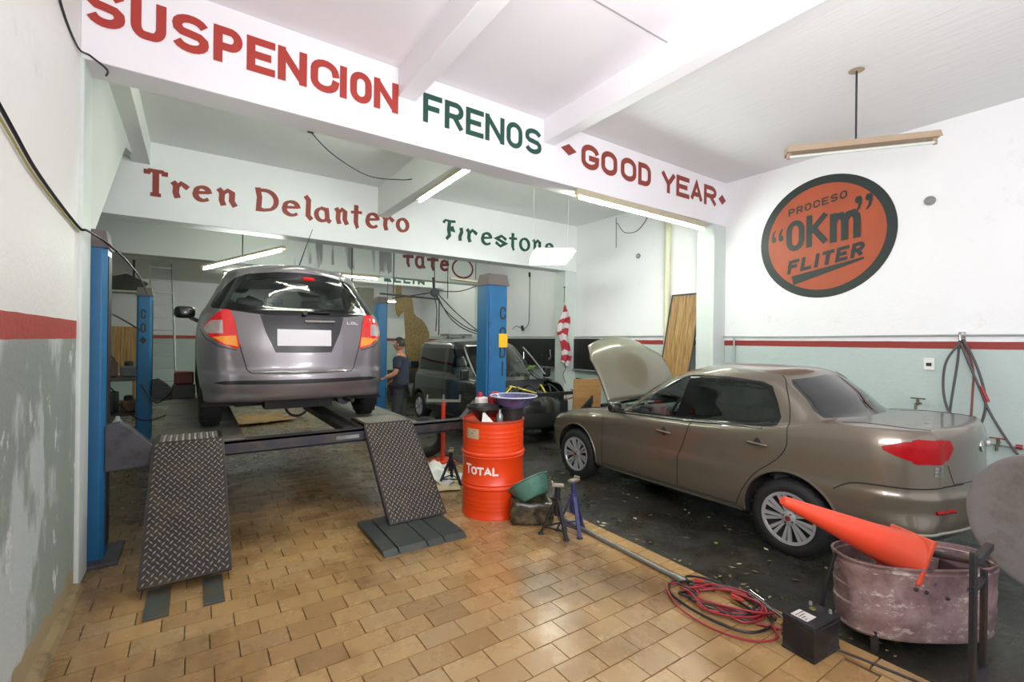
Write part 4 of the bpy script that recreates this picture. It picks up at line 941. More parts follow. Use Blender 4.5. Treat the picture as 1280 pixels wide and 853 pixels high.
# ================================================================== the silver hatchback on the lift
hb = thing('hatchback_car', 'silver grey hatchback raised on the blue lift seen from behind', 'car', (.945, 5.13, PZ), 0, world=False)
PS = paint('silver_lilac_paint', '807C80', .6, .3)
LV = [
 dict(w=.78, yr=.4, yf=4.1, z=.24),
 dict(w=.90, yr=.06, yf=4.2, br=.12, z=zs((0, .30), (.6, .29), (1.3, .24), (3.0, .24), (4.2, .28))),
 dict(w=.925, yr=.02, yf=4.24, br=.12, cr=(.3, .34), z=.38),
 dict(w=.935, yr=.0, yf=4.25, br=.12, cr=(.3, .34), z=zs((0, .475), (4.2, .46))),
 dict(w=.935, yr=.005, yf=4.25, br=.12, cr=(.3, .34), z=zs((0, .56), (4.2, .52))),
 dict(w=.935, yr=.05, yf=4.25, br=.10, cr=(.28, .34), z=zs((0, .61), (1, .62), (4.2, .56))),
 dict(w=.94, yr=.06, yf=4.22, br=.10, cr=(.26, .36), z=zs((0, .85), (4.2, .70))),
 dict(w=.93, yr=.075, yf=4.15, br=.10, cr=(.25, .38), z=zs((0, 1.04), (2.5, .98), (4.1, .80))),
 dict(w=.90, yr=.11, yf=4.05, br=.10, cr=(.23, .4), z=zs((0, 1.19), (3, 1.06), (4.0, .87))),
 dict(w=.865, yr=.15, yf=3.6, br=.10, bf=.3, cr=(.22, .4), z=zs((0.1, 1.25), (2.9, 1.12), (3.5, 1.02))),
 dict(w=.775, yr=.24, yf=3.0, br=.12, bf=.3, cr=(.22, .45), z=1.41),
 dict(w=.705, yr=.32, yf=2.62, br=.13, bf=.3, cr=(.24, .45), z=1.56),
 dict(w=.66, yr=.33, yf=2.45, br=.14, bf=.25, cr=(.26, .4), z=1.64, crown=.02),
 dict(w=.56, yr=.36, yf=2.35, br=.14, bf=.2, cr=(.3, .4), z=1.685, crown=.025),
 dict(w=.35, yr=.45, yf=2.2, br=.08, bf=.1, z=1.72, crown=.01),
 dict(w=.002, yr=.6, yf=2.1, br=0, bf=0, z=1.74),
]
S = Shell(LV, [(0, .955), (.5, .99), (1.2, 1.0), (3.0, 1.0), (4.3, .93)], nr=14, nc=12, ns=50)
WR, WF = .70, 3.42
for cy in (WR, WF): S.carve('hole', archpoly(cy, .33, .38), (1, 2), lows)
rr_ = lambda f: f.normal.y < -.22 and f.calc_center_median().y < 1.0
S.carve('frit', [(.0, 1.15), (.36, 1.155), (.66, 1.195), (.80, 1.215), (.815, 1.25), (.76, 1.37), (.68, 1.47), (.60, 1.55), (.48, 1.60), (.25, 1.625), (.0, 1.635)], (0, 2), rr_, [None])
S.carve('glass', [(.0, 1.235), (.45, 1.245), (.60, 1.27), (.655, 1.31), (.63, 1.37), (.55, 1.47), (.45, 1.525), (.2, 1.56), (.0, 1.57)], (0, 2), lambda f: True, ['frit'])
S.carve('tail', [(.66, 1.20), (.62, 1.10), (.575, .835), (.60, .815), (.72, .855), (.82, .93), (.875, 1.02), (.82, 1.10), (.76, 1.165), (.72, 1.20)], (0, 2), lambda f: f.normal.y < -.12 and f.calc_center_median().y < .8 and f.normal.z < .6, [None])
S.carve('tamber', [(.59, .835), (.705, .865), (.80, .93), (.608, .945)], (0, 2), lambda f: True, ['tail'])
S.carve('tclear', [(.715, .965), (.85, .965), (.87, 1.02), (.81, 1.09), (.72, 1.095)], (0, 2), lambda f: True, ['tail'])
S.carve('recess', [(.0, 1.15), (.405, 1.155), (.36, .99), (.27, .78), (.0, .775)], (0, 2), rr_, [None])
S.carve('hatch', [(.0, .57), (.48, .575), (.515, .61), (.57, .82), (.66, 1.22), (.0, 1.22)], (0, 2), rr_, [None])
S.carve('bumper', [(.0, .1), (1., .1), (1., .80), (.575, .80), (.515, .60), (.48, .565), (.0, .56)], (0, 2), lambda f: f.calc_center_median().y < .42, [None])
S.carve('slot', [(.0, .462), (.70, .468), (.80, .485), (.70, .503), (.0, .508)], (0, 2), rr_, ['bumper'])
S.carve('swin', [(.95, 1.31), (.95, 1.49), (2.5, 1.51), (2.75, 1.40), (3.35, 1.13), (.98, 1.25)], (1, 2), lambda f: abs(f.normal.x) > .4 and f.calc_center_median().x > .5, [None])
S.carve('wshield', [(.0, 1.06), (.76, 1.08), (.72, 1.2), (.58, 1.58), (.0, 1.64)], (0, 2), lambda f: f.normal.y > .2 and f.calc_center_median().y > 2.2, [None])
S.emit(None, 'body', PS, hb); S.emit('hatch', 'hatch_door', PS, hb); S.emit('bumper', 'rear_bumper', PS, hb)
S.emit('frit', 'rear_window_surround', FRIT, hb); S.emit('glass', 'rear_window', GL_CLEAR, hb); S.emit('recess', 'plate_recess', M('recess_black', '2A2B2E', .35), hb)
S.emit('tail', 'tail_light', BRIGHTR, hb, 'pair', off=.006); S.emit('tamber', 'indicator_lens', AMBER, hb, 'pair', off=.006, label='amber lens'); S.emit('tclear', 'reversing_lens', LENSC, hb, 'pair', off=.006)
S.emit('slot', 'bumper_slot', BLACK, hb, off=.002); S.emit('swin', 'side_window', GL_CLEAR, hb, 'pair'); S.emit('wshield', 'windshield', GL_CLEAR, hb)
for cy in (WR, WF): arch_liner(S, hb, cy, .33, .38, .90)
for pts in ([(0, .57), (.48, .575), (.515, .61), (.57, .82), (.60, .93)], ): seam(S, hb, pts, 'rear', r=.005)
seam(S, hb, [(.60, .80), (.75, .84), (.86, .92), (.9, 1.0)], 'rear', r=.004)
for k in (1.03, 0.98): pass
bm = NB(); P = S.proj([(-.30, 1.105), (0, 1.10), (.30, 1.105)], 'rear', .012); tube(bm, P, .016, 8); finish(bm, 'garnish', CHROME, hb, smooth='yes')
bm = NB(); box(bm, (.0, .055, .93), (.52, .012, .17), Euler((-.06, 0, 0))); finish(bm, 'number_plate', M('blank_plate', 'DADADE', .4, var=.05), hb, bevel=.003)
bm = NB(); P = S.proj([(-.24, 1.185), (0.02, 1.20), (.26, 1.20)], 'rear', .02); tube(bm, P, [.010] * len(P), 6); cyl(bm, (.0, .12, 1.18), (.0, .05, 1.19), .022); finish(bm, 'rear_wiper', BLACK, hb)
P = S.proj([(-.15, 1.572), (.13, 1.572)], 'rear', .004); bm = NB(); tube(bm, P, .022, 8); finish(bm, 'brake_light', BRIGHTR, hb, smooth='yes')
bm = NB(); z_ = 1.725; cyl(bm, (.03, .62, z_ - .01), (.03, .62, z_ + .03), .018, .01); tube(bm, [(.03, .62, z_ + .02), (.08, .58, z_ + .2), (.15, .52, z_ + .44)], [.007, .005, .003]); finish(bm, 'antenna', BLACK, hb)
mir(lambda bm: (pod(bm, (1.06, 2.75, 1.27), (.25, .13, .17)), bar(bm, (.86, 2.8, 1.13), (1.0, 2.78, 1.20), .06, .05)), 'side_mirror', M('mirror_black', '1C1D1E', .2, coat=.6), hb, smooth='yes')
for sd, y in ((-1, WR), (1, WR), (-1, WF), (1, WF)): wheel(hb, sd * .80, y, .315, .20, .19, sd, 'simple')
bm = NB(); bx(bm, -.6, .6, .35, 4.0, .22, .30); bx(bm, -.35, .3, .15, .4, .20, .30); bx(bm, -.75, .75, .55, .8, .25, .33); finish(bm, 'underbody', UND, hb)
bm = NB(); cyl(bm, (.45, .25, .26), (.45, .75, .26), .07); tube(bm, [(.45, .26, .26), (.5, .08, .25)], .022); finish(bm, 'exhaust', IRON, hb)
for x in (-.38, .38): seat(hb, x, 1.9, .62, w=.52)
bm = NB(); box(bm, (0, 1.05, .88), (1.4, .14, .5), Euler((.25, 0, 0))); finish(bm, 'rear_seat_back', INT, hb, bevel=.05)
for x in (-.42, .42): bm = NB(); box(bm, (x, .99, 1.29), (.27, .09, .16), Euler((.2, 0, 0))); finish(bm, 'headrest', INT, hb, bevel=.04)
bm = NB(); bx(bm, -.8, .8, 2.7, 3.3, .8, 1.06); finish(bm, 'dashboard', INT, hb, bevel=.04)
bm = NB(); box(bm, (0, 2.45, 1.47), (.24, .03, .07)); cyl(bm, (0, 2.44, 1.44), (0, 2.44, 1.34), .004); finish(bm, 'rear_view_mirror', M('mirror_blue', '4A5A78', .3), hb, bevel=.01)
mir(lambda bm: box(bm, (.69, 1.15, 1.38), (.03, .13, .40), Euler((0, -.25, 0))), 'pillar_trim', INT, hb)
lt = S.proj([(.42, 1.115), (.55, 1.12)], 'rear', .004, 1)
bm = NB(); letters(bm, spread('LCL', .44, .56, 1.085, 1.115, .2), lambda u, v: Vector((u, lt[0].y - .006 + (u - .42) * .08, v)), .006); finish(bm, 'badge_lettering', CHROME, hb)

# ================================================================== the black van with its bonnet off
vn = thing('black_van', 'black van with bare engine bay standing behind the orange drum', 'van', (5.03, 10.35, 0), pi, world=False)
PB = paint('black_paint', '07090A', .0, .25)
LV = [
 dict(w=.70, yr=.2, yf=3.9, z=.25),
 dict(w=.82, yr=.03, yf=4.03, z=.30),
 dict(w=.84, yr=.0, yf=4.06, z=.50),
 dict(w=.845, yr=.0, yf=4.05, z=zs((0, .75), (4, .68))),
 dict(w=.835, yr=.02, yf=3.98, cf=(.4, .5), z=zs((0, 1.0), (3, .98), (4, .85))),
 dict(w=.80, yr=.04, yf=3.85, cf=(.3, .4), z=zs((0, 1.08), (3, 1.05), (3.9, .93))),
 dict(w=.78, yr=.05, yf=3.25, bf=.3, cf=(.2, .4), z=zs((0, 1.14), (3, 1.10), (3.3, 1.08))),
 dict(w=.74, yr=.08, yf=2.75, bf=.25, cf=(.2, .4), z=1.45),
 dict(w=.70, yr=.12, yf=2.40, bf=.2, cf=(.2, .4), z=1.68),
 dict(w=.62, yr=.18, yf=2.25, bf=.2, z=1.76),
 dict(w=.4, yr=.3, yf=2.1, bf=.1, z=1.79),
 dict(w=.002, yr=.5, yf=2.0, br=0, bf=0, z=1.80)]
S = Shell(LV, [(0, .97), (1, 1), (3.2, 1), (4.1, .93)], ns=44)
for cy in (.50, 3.15): S.carve('hole', archpoly(cy, .32, .37, 20), (1, 2), lows)
S.carve('swin', [(2.95, 1.10), (2.55, 1.45), (2.38, 1.60), (1.75, 1.62), (1.75, 1.12)], (1, 2), lambda f: abs(f.normal.x) > .5 and f.calc_center_median().x > .5, [None])
S.carve('swin2', [(1.62, 1.12), (1.62, 1.62), (.4, 1.62), (.4, 1.13)], (1, 2), lambda f: abs(f.normal.x) > .5 and f.calc_center_median().x > .5, [None])
S.carve('wshield', [(.0, 1.12), (.72, 1.13), (.68, 1.3), (.56, 1.66), (.0, 1.70)], (0, 2), lambda f: f.normal.y > .25 and f.calc_center_median().y > 2.0, [None])
S.carve('bay', [(.0, 3.30), (.66, 3.22), (.68, 3.7), (.5, 3.95), (.0, 3.99)], (0, 1), lambda f: f.normal.z > .3 and f.calc_center_median().z > .8, [None])
S.carve('headlight', [(3.97, .84), (3.80, .88), (3.80, .76), (3.98, .72), (4.1, .72), (4.1, .84)], (1, 2), lambda f: f.calc_center_median().x > .45 and f.calc_center_median().y > 3.6, [None])
S.carve('door', [(2.98, .34), (2.98, 1.06), (1.7, 1.09), (1.7, .34)], (1, 2), lambda f: abs(f.normal.x) > .3 and f.calc_center_median().x > .5, [None])
S.carve('bumper', [(0, .2), (1, .2), (1, .55), (0, .55)], (0, 2), lambda f: f.calc_center_median().y > 3.6, [None])
S.emit(None, 'body', PB, vn); S.emit('door', 'front_door', PB, vn, 'pair'); S.emit('bumper', 'front_bumper', M('dark_bumper', '1A1C1C', .6), vn)
S.emit('swin', 'front_window', GL_CLEAR, vn, 'pair'); S.emit('swin2', 'rear_side_window', GL_DARK, vn, 'pair'); S.emit('wshield', 'windshield', GL_CLEAR, vn); S.emit('headlight', 'headlight', LENSC, vn, 'pair', off=.003)
for cy in (.50, 3.15): arch_liner(S, vn, cy, .32, .37, .83)
seam(S, vn, [(2.98, 1.06), (2.98, .34), (1.7, .34), (1.7, 1.09)], 'side')
mir(lambda bm: tube(bm, [(.80, 3.0, 1.12), (.755, 2.62, 1.45), (.70, 2.36, 1.66)], .018, 6, smooth=3), 'pillar_trim', CHROME, vn)
for sd, y in ((-1, .5), (1, .5), (-1, 3.15), (1, 3.15)): wheel(vn, sd * .74, y, .305, .2, .19, sd, 'simple')
mir(lambda bm: box(bm, (.96, 2.85, 1.16), (.16, .09, .2)), 'side_mirror', BLACK, vn, bevel=.03)
bm = NB(); box(bm, (-.42, 3.02, 1.27), (.16, .004, .13), Euler((-.9, 0, 0))); finish(bm, 'windshield_sticker', M('green_sticker', '5FB060', .5, dirt='E8E060'), vn)
ENG = M('engine_metal', '55585A', .45, metal=.5, var=.4, vscale=12, dirt='1C1C1C')
rr2 = random.Random(5)
bm = NB(); bx(bm, -.62, .62, 3.25, 3.9, .45, .72); finish(bm, 'engine_bay', M('engine_dark', '26282A', .6, metal=.3, var=.4), vn)
for k in range(16):
    bm = NB(); x, y = rr2.uniform(-.52, .52), rr2.uniform(3.35, 3.8); s_ = rr2.uniform(.06, .16)
    if k % 3: box(bm, (x, y, .74 + s_ * .4), (s_ * 1.4, s_, s_ * .9), Euler((rr2.uniform(-.2, .2), rr2.uniform(-.2, .2), rr2.uniform(0, 3))))
    else: lathe(bm, [(0, 0), (s_ * .5, 0), (s_ * .5, s_ * .6), (s_ * .3, s_ * .9), (0, s_ * .9)], 14, (x, y, .72))
    finish(bm, 'engine_block', ENG if k % 2 else BLACK, vn, bevel=.006)
for k in range(7):
    bm = NB(); x = rr2.uniform(-.5, .5); tube(bm, [(x, 3.3, .85), (x + rr2.uniform(-.2, .2), 3.5, .98), (x + rr2.uniform(-.3, .3), 3.75, .86)], .016, 7, smooth=4); finish(bm, 'hose', BLACK if k % 3 else M('hose_yellow', 'A89A30', .5), vn)
bm = NB(); bar(bm, (-.66, 3.97, .86), (.66, 3.97, .86), .05, .06); bx(bm, -.5, .5, 3.86, 3.93, .42, .82); finish(bm, 'radiator', M('radiator', '1E2224', .5, metal=.3), vn)
for x in (-.37, .37): seat(vn, x, 1.8, .6)
bm = NB(); bx(bm, -.7, .7, 2.75, 3.1, .8, 1.08); finish(bm, 'dashboard', INT, vn, bevel=.03)
bm = NB(); tube(bm, [Vector((-.37, 2.6, 1.0)) + Vector((.18 * cos(a), -.06 * sin(a), .17 * sin(a))) for a in [2 * pi * k / 20 for k in range(20)]], .014, 6, True); finish(bm, 'steering_wheel', BLACK, vn)
bm = NB(); bx(bm, -.55, .55, .3, 3.7, .24, .32); finish(bm, 'underbody', UND, vn)
# ------------------------------------------------------------------ orange drum and what stands on it
DC = Vector((2.62, 4.17, 0)); DR = .32; tocam = Vector((-DC.x, -DC.y, 0)).normalized()
dr = thing('oil_drum', 'orange red steel oil drum with white TOTAL lettering', 'drum', DC)
prof = [(0, .012), (DR - .012, .012), (DR - .008, 0), (DR + .004, .0), (DR + .004, .018), (DR, .025)]
z = .06
for k in range(4): prof += [(DR, z), (DR - .004, z + .015), (DR, z + .03)]; z += .042
prof += [(DR, .285), (DR + .013, .30), (DR + .013, .312), (DR, .327), (DR, .335), (DR + .009, .345), (DR, .357), (DR, .60), (DR + .009, .612), (DR, .622), (DR + .013, .636), (DR + .013, .648), (DR, .662)]
z = .70
for k in range(5): prof += [(DR, z), (DR - .004, z + .015), (DR, z + .03)]; z += .042
prof += [(DR, .935), (DR, .955), (DR + .005, .96), (DR + .005, .975), (DR - .01, .975), (DR - .012, .955), (0, .952)]
bm = NB(); lathe(bm, prof, 56, DC); finish(fixn(bm), 'body', M('drum_orange', 'E2400F', .33, var=.10, vscale=4, dirt=None, coat=.3), dr, smooth='yes')
bm = NB(); lathe(bm, [(DR + .006, .955), (DR + .009, .965), (DR + .006, .978), (DR - .012, .978)], 56, DC); finish(bm, 'rim', M('drum_rim', 'A83A1A', .5, var=.3), dr, smooth='yes')
a0 = math.atan2(tocam.y, tocam.x)
def onD(u, v, d=.002): a = a0 + u / DR; return DC + Vector((cos(a) * (DR + d), sin(a) * (DR + d), v))
WP = M('white_print', 'EFE6E2', .5, var=.05)
word('lettering', dr, WP, [('T', -.315, .445, -.235, .545), ('O', -.235, .445, -.165, .525), ('T', -.165, .445, -.09, .525), ('A', -.09, .445, -.01, .525), ('L', -.005, .445, .055, .525)], lambda u, v: onD(u, v, .003), .019, label='white lettering TOTAL')
bm = NB()
for k in range(6):
    q = [onD(-.31 + .027 * (k + i), v, .002) for i, v in ((0, .80), (1, .80), (1, .90), (0, .90))]; bm.faces.new([bm.verts.new(p) for p in q])
bmesh.ops.remove_doubles(bm, verts=bm.verts, dist=1e-4)
lb = finish(bm, 'paper_label', M('paper_label', 'B9A583', .7, var=.25, vscale=25), dr)
for k, w in enumerate((.13, .10, .12)):
    bm = NB(); bm.faces.new([bm.verts.new(onD(u, v, .0035)) for u, v in ((-.30, .875 - k * .028), (-.30 + w * .8, .875 - k * .028), (-.30 + w * .8, .885 - k * .028), (-.30, .885 - k * .028))]); finish(bm, 'print_line', BLACKP, dr)
def lathe_thing(name, label, cat, c, prof, mat, part='body', n=40, axis=(0, 0, 1), group=None, smooth='yes'):
    t = thing(name, label, cat, c, group=group); bm = NB(); lathe(bm, prof, n, c, axis); finish(fixn(bm), part, mat, t, smooth=smooth); return t
TOPZ = .953
BP = M('black_plastic_dirty', '1B1B1D', .4, var=.3, dirt='3A3632')
t = lathe_thing('bucket', 'black bucket on the orange drum holding up the purple basin', 'bucket', (2.78, 4.09, TOPZ), [(0, 0), (.125, 0), (.14, .12), (.15, .125), (.15, .135), (.135, .135), (.118, .01), (0, .01)], BP)
t = lathe_thing('basin', 'purple enamel basin with a pale rim on top of the black bucket', 'basin', (2.80, 4.06, TOPZ + .135), [(0, 0), (.13, 0), (.18, .04), (.235, .105), (.25, .11), (.25, .118), (.23, .116), (.17, .05), (.12, .012), (0, .012)], M('purple_enamel', '5B5B86', .25, var=.12, dirt='3A3A50', coat=.4))
bm = NB(); tube(bm, [Vector((2.80, 4.06, TOPZ + .135 + .118)) + Vector((.247 * cos(a), .247 * sin(a), 0)) for a in [2 * pi * k / 40 for k in range(40)]], .006, 6, True); finish(bm, 'rim', M('rim_pale', 'C9CAD2', .3), t, smooth='yes')
t = lathe_thing('funnel', 'wide black plastic funnel on the left of the drum top', 'funnel', (2.46, 4.12, TOPZ), [(.03, 0), (.045, .015), (.155, .13), (.165, .135), (.165, .168), (.155, .168), (.15, .14), (.035, .02), (.022, 0)], BP)
t = thing('oil_jug', 'white plastic jug with red cap behind the funnel on the drum', 'jug', (2.60, 4.37, TOPZ))
bm = NB(); box(bm, (2.59, 4.37, TOPZ + .11), (.12, .10, .22)); finish(bm, 'body', M('white_plastic', 'D8D6D2', .4), t, bevel=.02)
bm = NB(); cyl(bm, (2.57, 4.37, TOPZ + .22), (2.57, 4.37, TOPZ + .27), .028, .024); finish(bm, 'cap', M('red_plastic', 'B8202A', .35), t)
t = thing('oil_can', 'red plastic canister behind the purple basin on the drum', 'canister', (2.74, 4.36, TOPZ))
bm = NB(); box(bm, (2.74, 4.34, TOPZ + .12), (.13, .10, .24)); finish(bm, 'body', M('red_plastic', 'B8202A', .35), t, bevel=.02)
bm = NB(); tube(bm, [(2.70, 4.34, TOPZ + .24), (2.70, 4.34, TOPZ + .265), (2.78, 4.34, TOPZ + .265), (2.78, 4.34, TOPZ + .24)], .009); finish(bm, 'handle', M('red_plastic', 'B8202A', .35), t)
bm = NB(); lathe(bm, [(0, 0), (.035, 0), (.035, .07), (.015, .10), (.015, .13), (0, .13)], 16, (2.60, 4.02, TOPZ)); tag(finish(bm, 'glass_jar', M('dull_glass', '7A7F80', .15, metal=.3), smooth='yes'), 'small glass bottle between funnel and black bucket', 'bottle')
bm = NB(); prism(bm, [(-.07, 0), (.06, 0), (-.06, .13)], lambda u, v, w: Vector((2.42, 3.94, TOPZ + .005)) + Vector((.826, -.563, 0)) * u + Vector((.2, .3, .93)) * v + Vector((0, 0, w)), .004); tag(finish(fixn(bm), 'paper_scrap', M('white_paper', 'D9D9D4', .7)), 'white torn paper corner leaning on the funnel', 'paper')

# green basin on the oily can
OC = Vector((2.80, 3.72, 0)); 
t = thing('oily_can', 'blackened oily metal can lying beside the orange drum', 'can', OC)
OILY = M('oily_brown', '2E2A20', .28, var=.5, vscale=9, dirt='6E6242', bump=.2, coat=.3)
bm = NB(); box(bm, OC + Vector((-.03, -.03, .12)), (.42, .28, .23), Euler((.05, .04, -.55))); bmesh.ops.bevel(bm, geom=list(bm.edges), offset=.055, segments=4, affect='EDGES', profile=.6); bmesh.ops.subdivide_edges(bm, edges=[e for e in bm.edges if e.calc_length() > .06], cuts=6, use_grid_fill=True)
r3 = random.Random(2)
for v in bm.verts:
    d = v.co - OC - Vector((0, 0, .13)); v.co += d.normalized() * (.010 * sin(d.x * 40) * sin(d.z * 38 + 1) + r3.uniform(-.002, .002)); v.co.z = max(v.co.z, .002)
finish(fixn(bm), 'body', OILY, t, smooth='yes', bevel=.02)
bm = NB(); tube(bm, [OC + Vector(p) for p in ((-.10, .06, .26), (-.08, .05, .29), (.06, -.04, .29), (.09, -.05, .26))], .012); finish(bm, 'handle', OILY, t)
bm = NB(); bx(bm, 2.93, 3.10, 3.70, 3.98, .001, .20); tag(finish(bm, 'engine_block', M('oily_black', '23211C', .35, var=.5, vscale=14, dirt='4A4434', bump=.3), bevel=.025), 'small black greasy block behind the oily can', 'engine part')
ax = Vector((-.11, .58, .80)).normalized(); bc = Vector((2.80, 3.66, .235))
t = lathe_thing('basin', 'green plastic basin tipped over on the oily can', 'basin', tuple(bc), [(0, 0), (.14, 0), (.16, .02), (.205, .16), (.222, .165), (.222, .175), (.20, .175), (.15, .025), (.13, .012), (0, .012)], M('green_plastic', '4E7A6C', .4, var=.2, vscale=6, dirt='33483F'), axis=tuple(ax))

# jack stands
def jack_stand(c, h, rot, mat, label, cap=None):
    c = Vector(c); t = thing('jack_stand', label, 'jack stand', c, group='steel tripod jack stands')
    bm = NB(); cyl(bm, c + Vector((0, 0, h * .42)), c + Vector((0, 0, h - .03)), .024, n=12); cyl(bm, c + Vector((0, 0, h * .38)), c + Vector((0, 0, h * .72)), .032, n=12); finish(bm, 'post', mat, t, smooth='yes')
    bm = NB(); box(bm, c + Vector((0, 0, h - .015)), (.11, .06, .02), Euler((0, 0, rot))); box(bm, c + Vector((.05 * cos(rot), .05 * sin(rot), h + .002)), (.015, .06, .03), Euler((0, 0, rot))); finish(bm, 'saddle', M('saddle_worn', '8B8375', .5, metal=.4, var=.25), t, bevel=.003)
    F = []
    for k in range(3):
        a = rot + 2 * pi * k / 3; f = c + Vector((cos(a) * .15, sin(a) * .15, .012)); F.append(f)
        bm = NB(); bar(bm, c + Vector((cos(a) * .02, sin(a) * .02, h * .68)), f, .034, .018); finish(bm, 'leg', mat, t)
        bm = NB(); lathe(bm, [(0, 0), (.03, 0), (.026, .014), (0, .014)], 10, f - Vector((0, 0, .012))); finish(bm, 'foot', IRON, t)
    for k in range(3):
        bm = NB(); bar(bm, F[k] + Vector((0, 0, .06)) * 1 + (c - F[k]) * .12, F[(k + 1) % 3] + Vector((0, 0, .06)) + (c - F[(k + 1) % 3]) * .12, .008, .014); finish(bm, 'brace', mat, t)
jack_stand((2.79, 3.31, 0), .47, 2.5, M('stand_black', '26272B', .45, metal=.3, var=.2), 'black tripod jack stand with worn saddle beside the green basin')
jack_stand((2.95, 3.27, 0), .50, .2, M('stand_blue', '34356A', .42, var=.25, vscale=10, dirt='23242E'), 'blue purple tripod jack stand at the edge of the tiles')
jack_stand((2.66, 5.22, 0), .42, 1.0, M('stand_navy', '22243A', .45, var=.2), 'dark navy tripod jack stand behind the orange drum')
t = thing('support_stand', 'red pole stand with grey forked crossbar behind the drum', 'stand', (3.05, 6.25, 0))
bm = NB(); cyl(bm, (3.05, 6.25, 0), (3.05, 6.25, .88), .03, n=14); bx(bm, 2.9, 3.2, 6.1, 6.4, .001, .015); finish(bm, 'pole', M('red_pole', 'D03A22', .4, var=.15), t)
bm = NB(); c = Vector((3.05, 6.25, .89)); bar(bm, c - Vector((.21, -.14, 0)), c + Vector((.21, -.14, 0)), .035, .035)
finish(bm, 'crossbar', M('crossbar_grey', '7E7E78', .5, metal=.4, var=.2), t)
for k in (-1, 0, 1): bm = NB(); bar(bm, c + Vector((.2, -.133, 0)) * k, c + Vector((.2, -.133, 0)) * k + Vector((0, 0, .09)), .022, .022); finish(bm, 'prong', M('crossbar_grey', '7E7E78', .5, metal=.4, var=.2), t)
bm = NB(); tc = Vector((2.93, 6.62, .305)); lathe(bm, [(.19, -.08), (.21, -.10), (.26, -.105), (.295, -.09), (.305, -.06), (.305, .06), (.295, .09), (.26, .105), (.21, .10), (.19, .08), (.19, -.08)], 40, tc, (.42, .9, .08))
finish(fixn(bm), 'spare_tyre', RUBBER, smooth='yes'); tag(bpy.data.objects['spare_tyre'], 'loose black tyre standing behind the right ramp', 'tyre')
def sheet(name, label, cat, c, sx, sy, rz, mat, th=.006, wav=.02, tilt=(0, 0), seed=1, group=None):
    r = random.Random(seed); bm = NB(); n = 8; E_ = Euler((tilt[0], tilt[1], rz)).to_matrix(); ph = r.uniform(0, 6)
    g = [[bm.verts.new(Vector(c) + E_ @ Vector((sx * (i / n - .5) + r.uniform(-.01, .01), sy * (j / n - .5) + r.uniform(-.01, .01), wav * (1 + sin(i * 1.1 + ph) * cos(j * .9 + ph)) / 2))) for i in range(n + 1)] for j in range(n + 1)]
    for j in range(n):
        for i in range(n): bm.faces.new((g[j][i], g[j][i + 1], g[j + 1][i + 1], g[j + 1][i]))
    o = finish(bm, name, mat, smooth='all'); so = o.modifiers.new('t', 'SOLIDIFY'); so.thickness = th; return tag(o, label, cat, group)
PAP = M('white_paper', 'D9D9D4', .7); CREAM = M('cream_board', 'CDBF98', .7, var=.1)
sheet('cardboard_sheet', 'white crumpled cardboard sheet behind the navy jack stand', 'cardboard', (2.60, 5.42, .03), .42, .55, .5, PAP, wav=.10, tilt=(.25, 0), seed=2)
sheet('cardboard_sheet', 'cream cardboard flap under the white crumpled sheet', 'cardboard', (2.55, 5.18, .012), .35, .5, -.4, CREAM, wav=.02, seed=3)
sheet('cardboard_sheet', 'white paper flap near the red pole stand', 'cardboard', (2.72, 5.85, .02), .35, .3, .1, PAP, wav=.08, seed=8)
sheet('cardboard_sheet', 'large brown cardboard sheet on the floor under the hatchback', 'cardboard', (1.2, 11.4, .03), 1.1, 1.2, .2, CARD, wav=.05, seed=4)
sheet('plastic_sheet', 'crumpled pale plastic sheet on the floor beyond the right runway', 'plastic sheet', (3.05, 11.2, .04), .9, 1.3, .3, M('pale_plastic', 'A9B8B4', .3), wav=.12, seed=5)
t = thing('spoked_wheel', 'small spoked wheel lying against the floor behind the lifted car', 'wheel', (1.95, 11.5, 0)); bm = NB(); tube(bm, [Vector((1.95, 11.5, .28)) + Vector((.25 * cos(a), .05 * cos(a), .25 * sin(a))) for a in [2 * pi * k / 30 for k in range(30)]], .028, 8, True); finish(bm, 'tyre', RUBBER, t)
for k in range(10): bm = NB(); a = pi * k / 10; bar(bm, Vector((1.95 - .24 * cos(a), 11.5 - .048 * cos(a), .28 - .24 * sin(a))), Vector((1.95 + .24 * cos(a), 11.5 + .048 * cos(a), .28 + .24 * sin(a))), .008, .008); finish(bm, 'spoke', CHROME, t)

# ------------------------------------------------------------------ curb pipe, jumper cables, battery
bm = NB(); cyl(bm, (3.05, 3.6, .02), (3.01, 2.14, .02), .02, n=12); cyl(bm, (3.012, 2.2, .02), (3.01, 2.10, .02), .027, n=12); tag(finish(bm, 'steel_pipe', GUN, smooth='yes'), 'long grey steel pipe lying along the tile edge', 'pipe')
CR = M('cable_red', '8E1F26', .42, var=.15); CB = M('cable_black', '1B1C20', .42, var=.15)
jc = thing('jumper_cable', 'tangled red and black jumper cables on the tiles beside the battery', 'cable', (3.0, 1.8, 0))
def coil(seed, n, cx, cy, rx, ry, rot, z0, jit=.05):
    r = random.Random(seed); P = []
    for k in range(n):
        a = 2 * pi * k / 7 + r.uniform(-.15, .15); q = 1 + r.uniform(-.28, .15); x, y = rx * q * cos(a), ry * q * sin(a)
        P.append((cx + x * cos(rot) - y * sin(rot) + r.uniform(-jit, jit), cy + x * sin(rot) + y * cos(rot) + r.uniform(-jit, jit), z0 + .012 * (k % 3) + k * .0012))
    return P
for sd_, n, mat_, rad_ in ((1, 22, CR, .0075), (4, 15, CR, .007), (2, 15, CB, .0085), (3, 9, CB, .0085)):
    bm = NB(); tube(bm, coil(sd_, n, 3.0, 1.80, .26, .17, -1.15, .012), rad_, 6, smooth=7); finish(bm, 'cable', mat_, jc, smooth='yes')
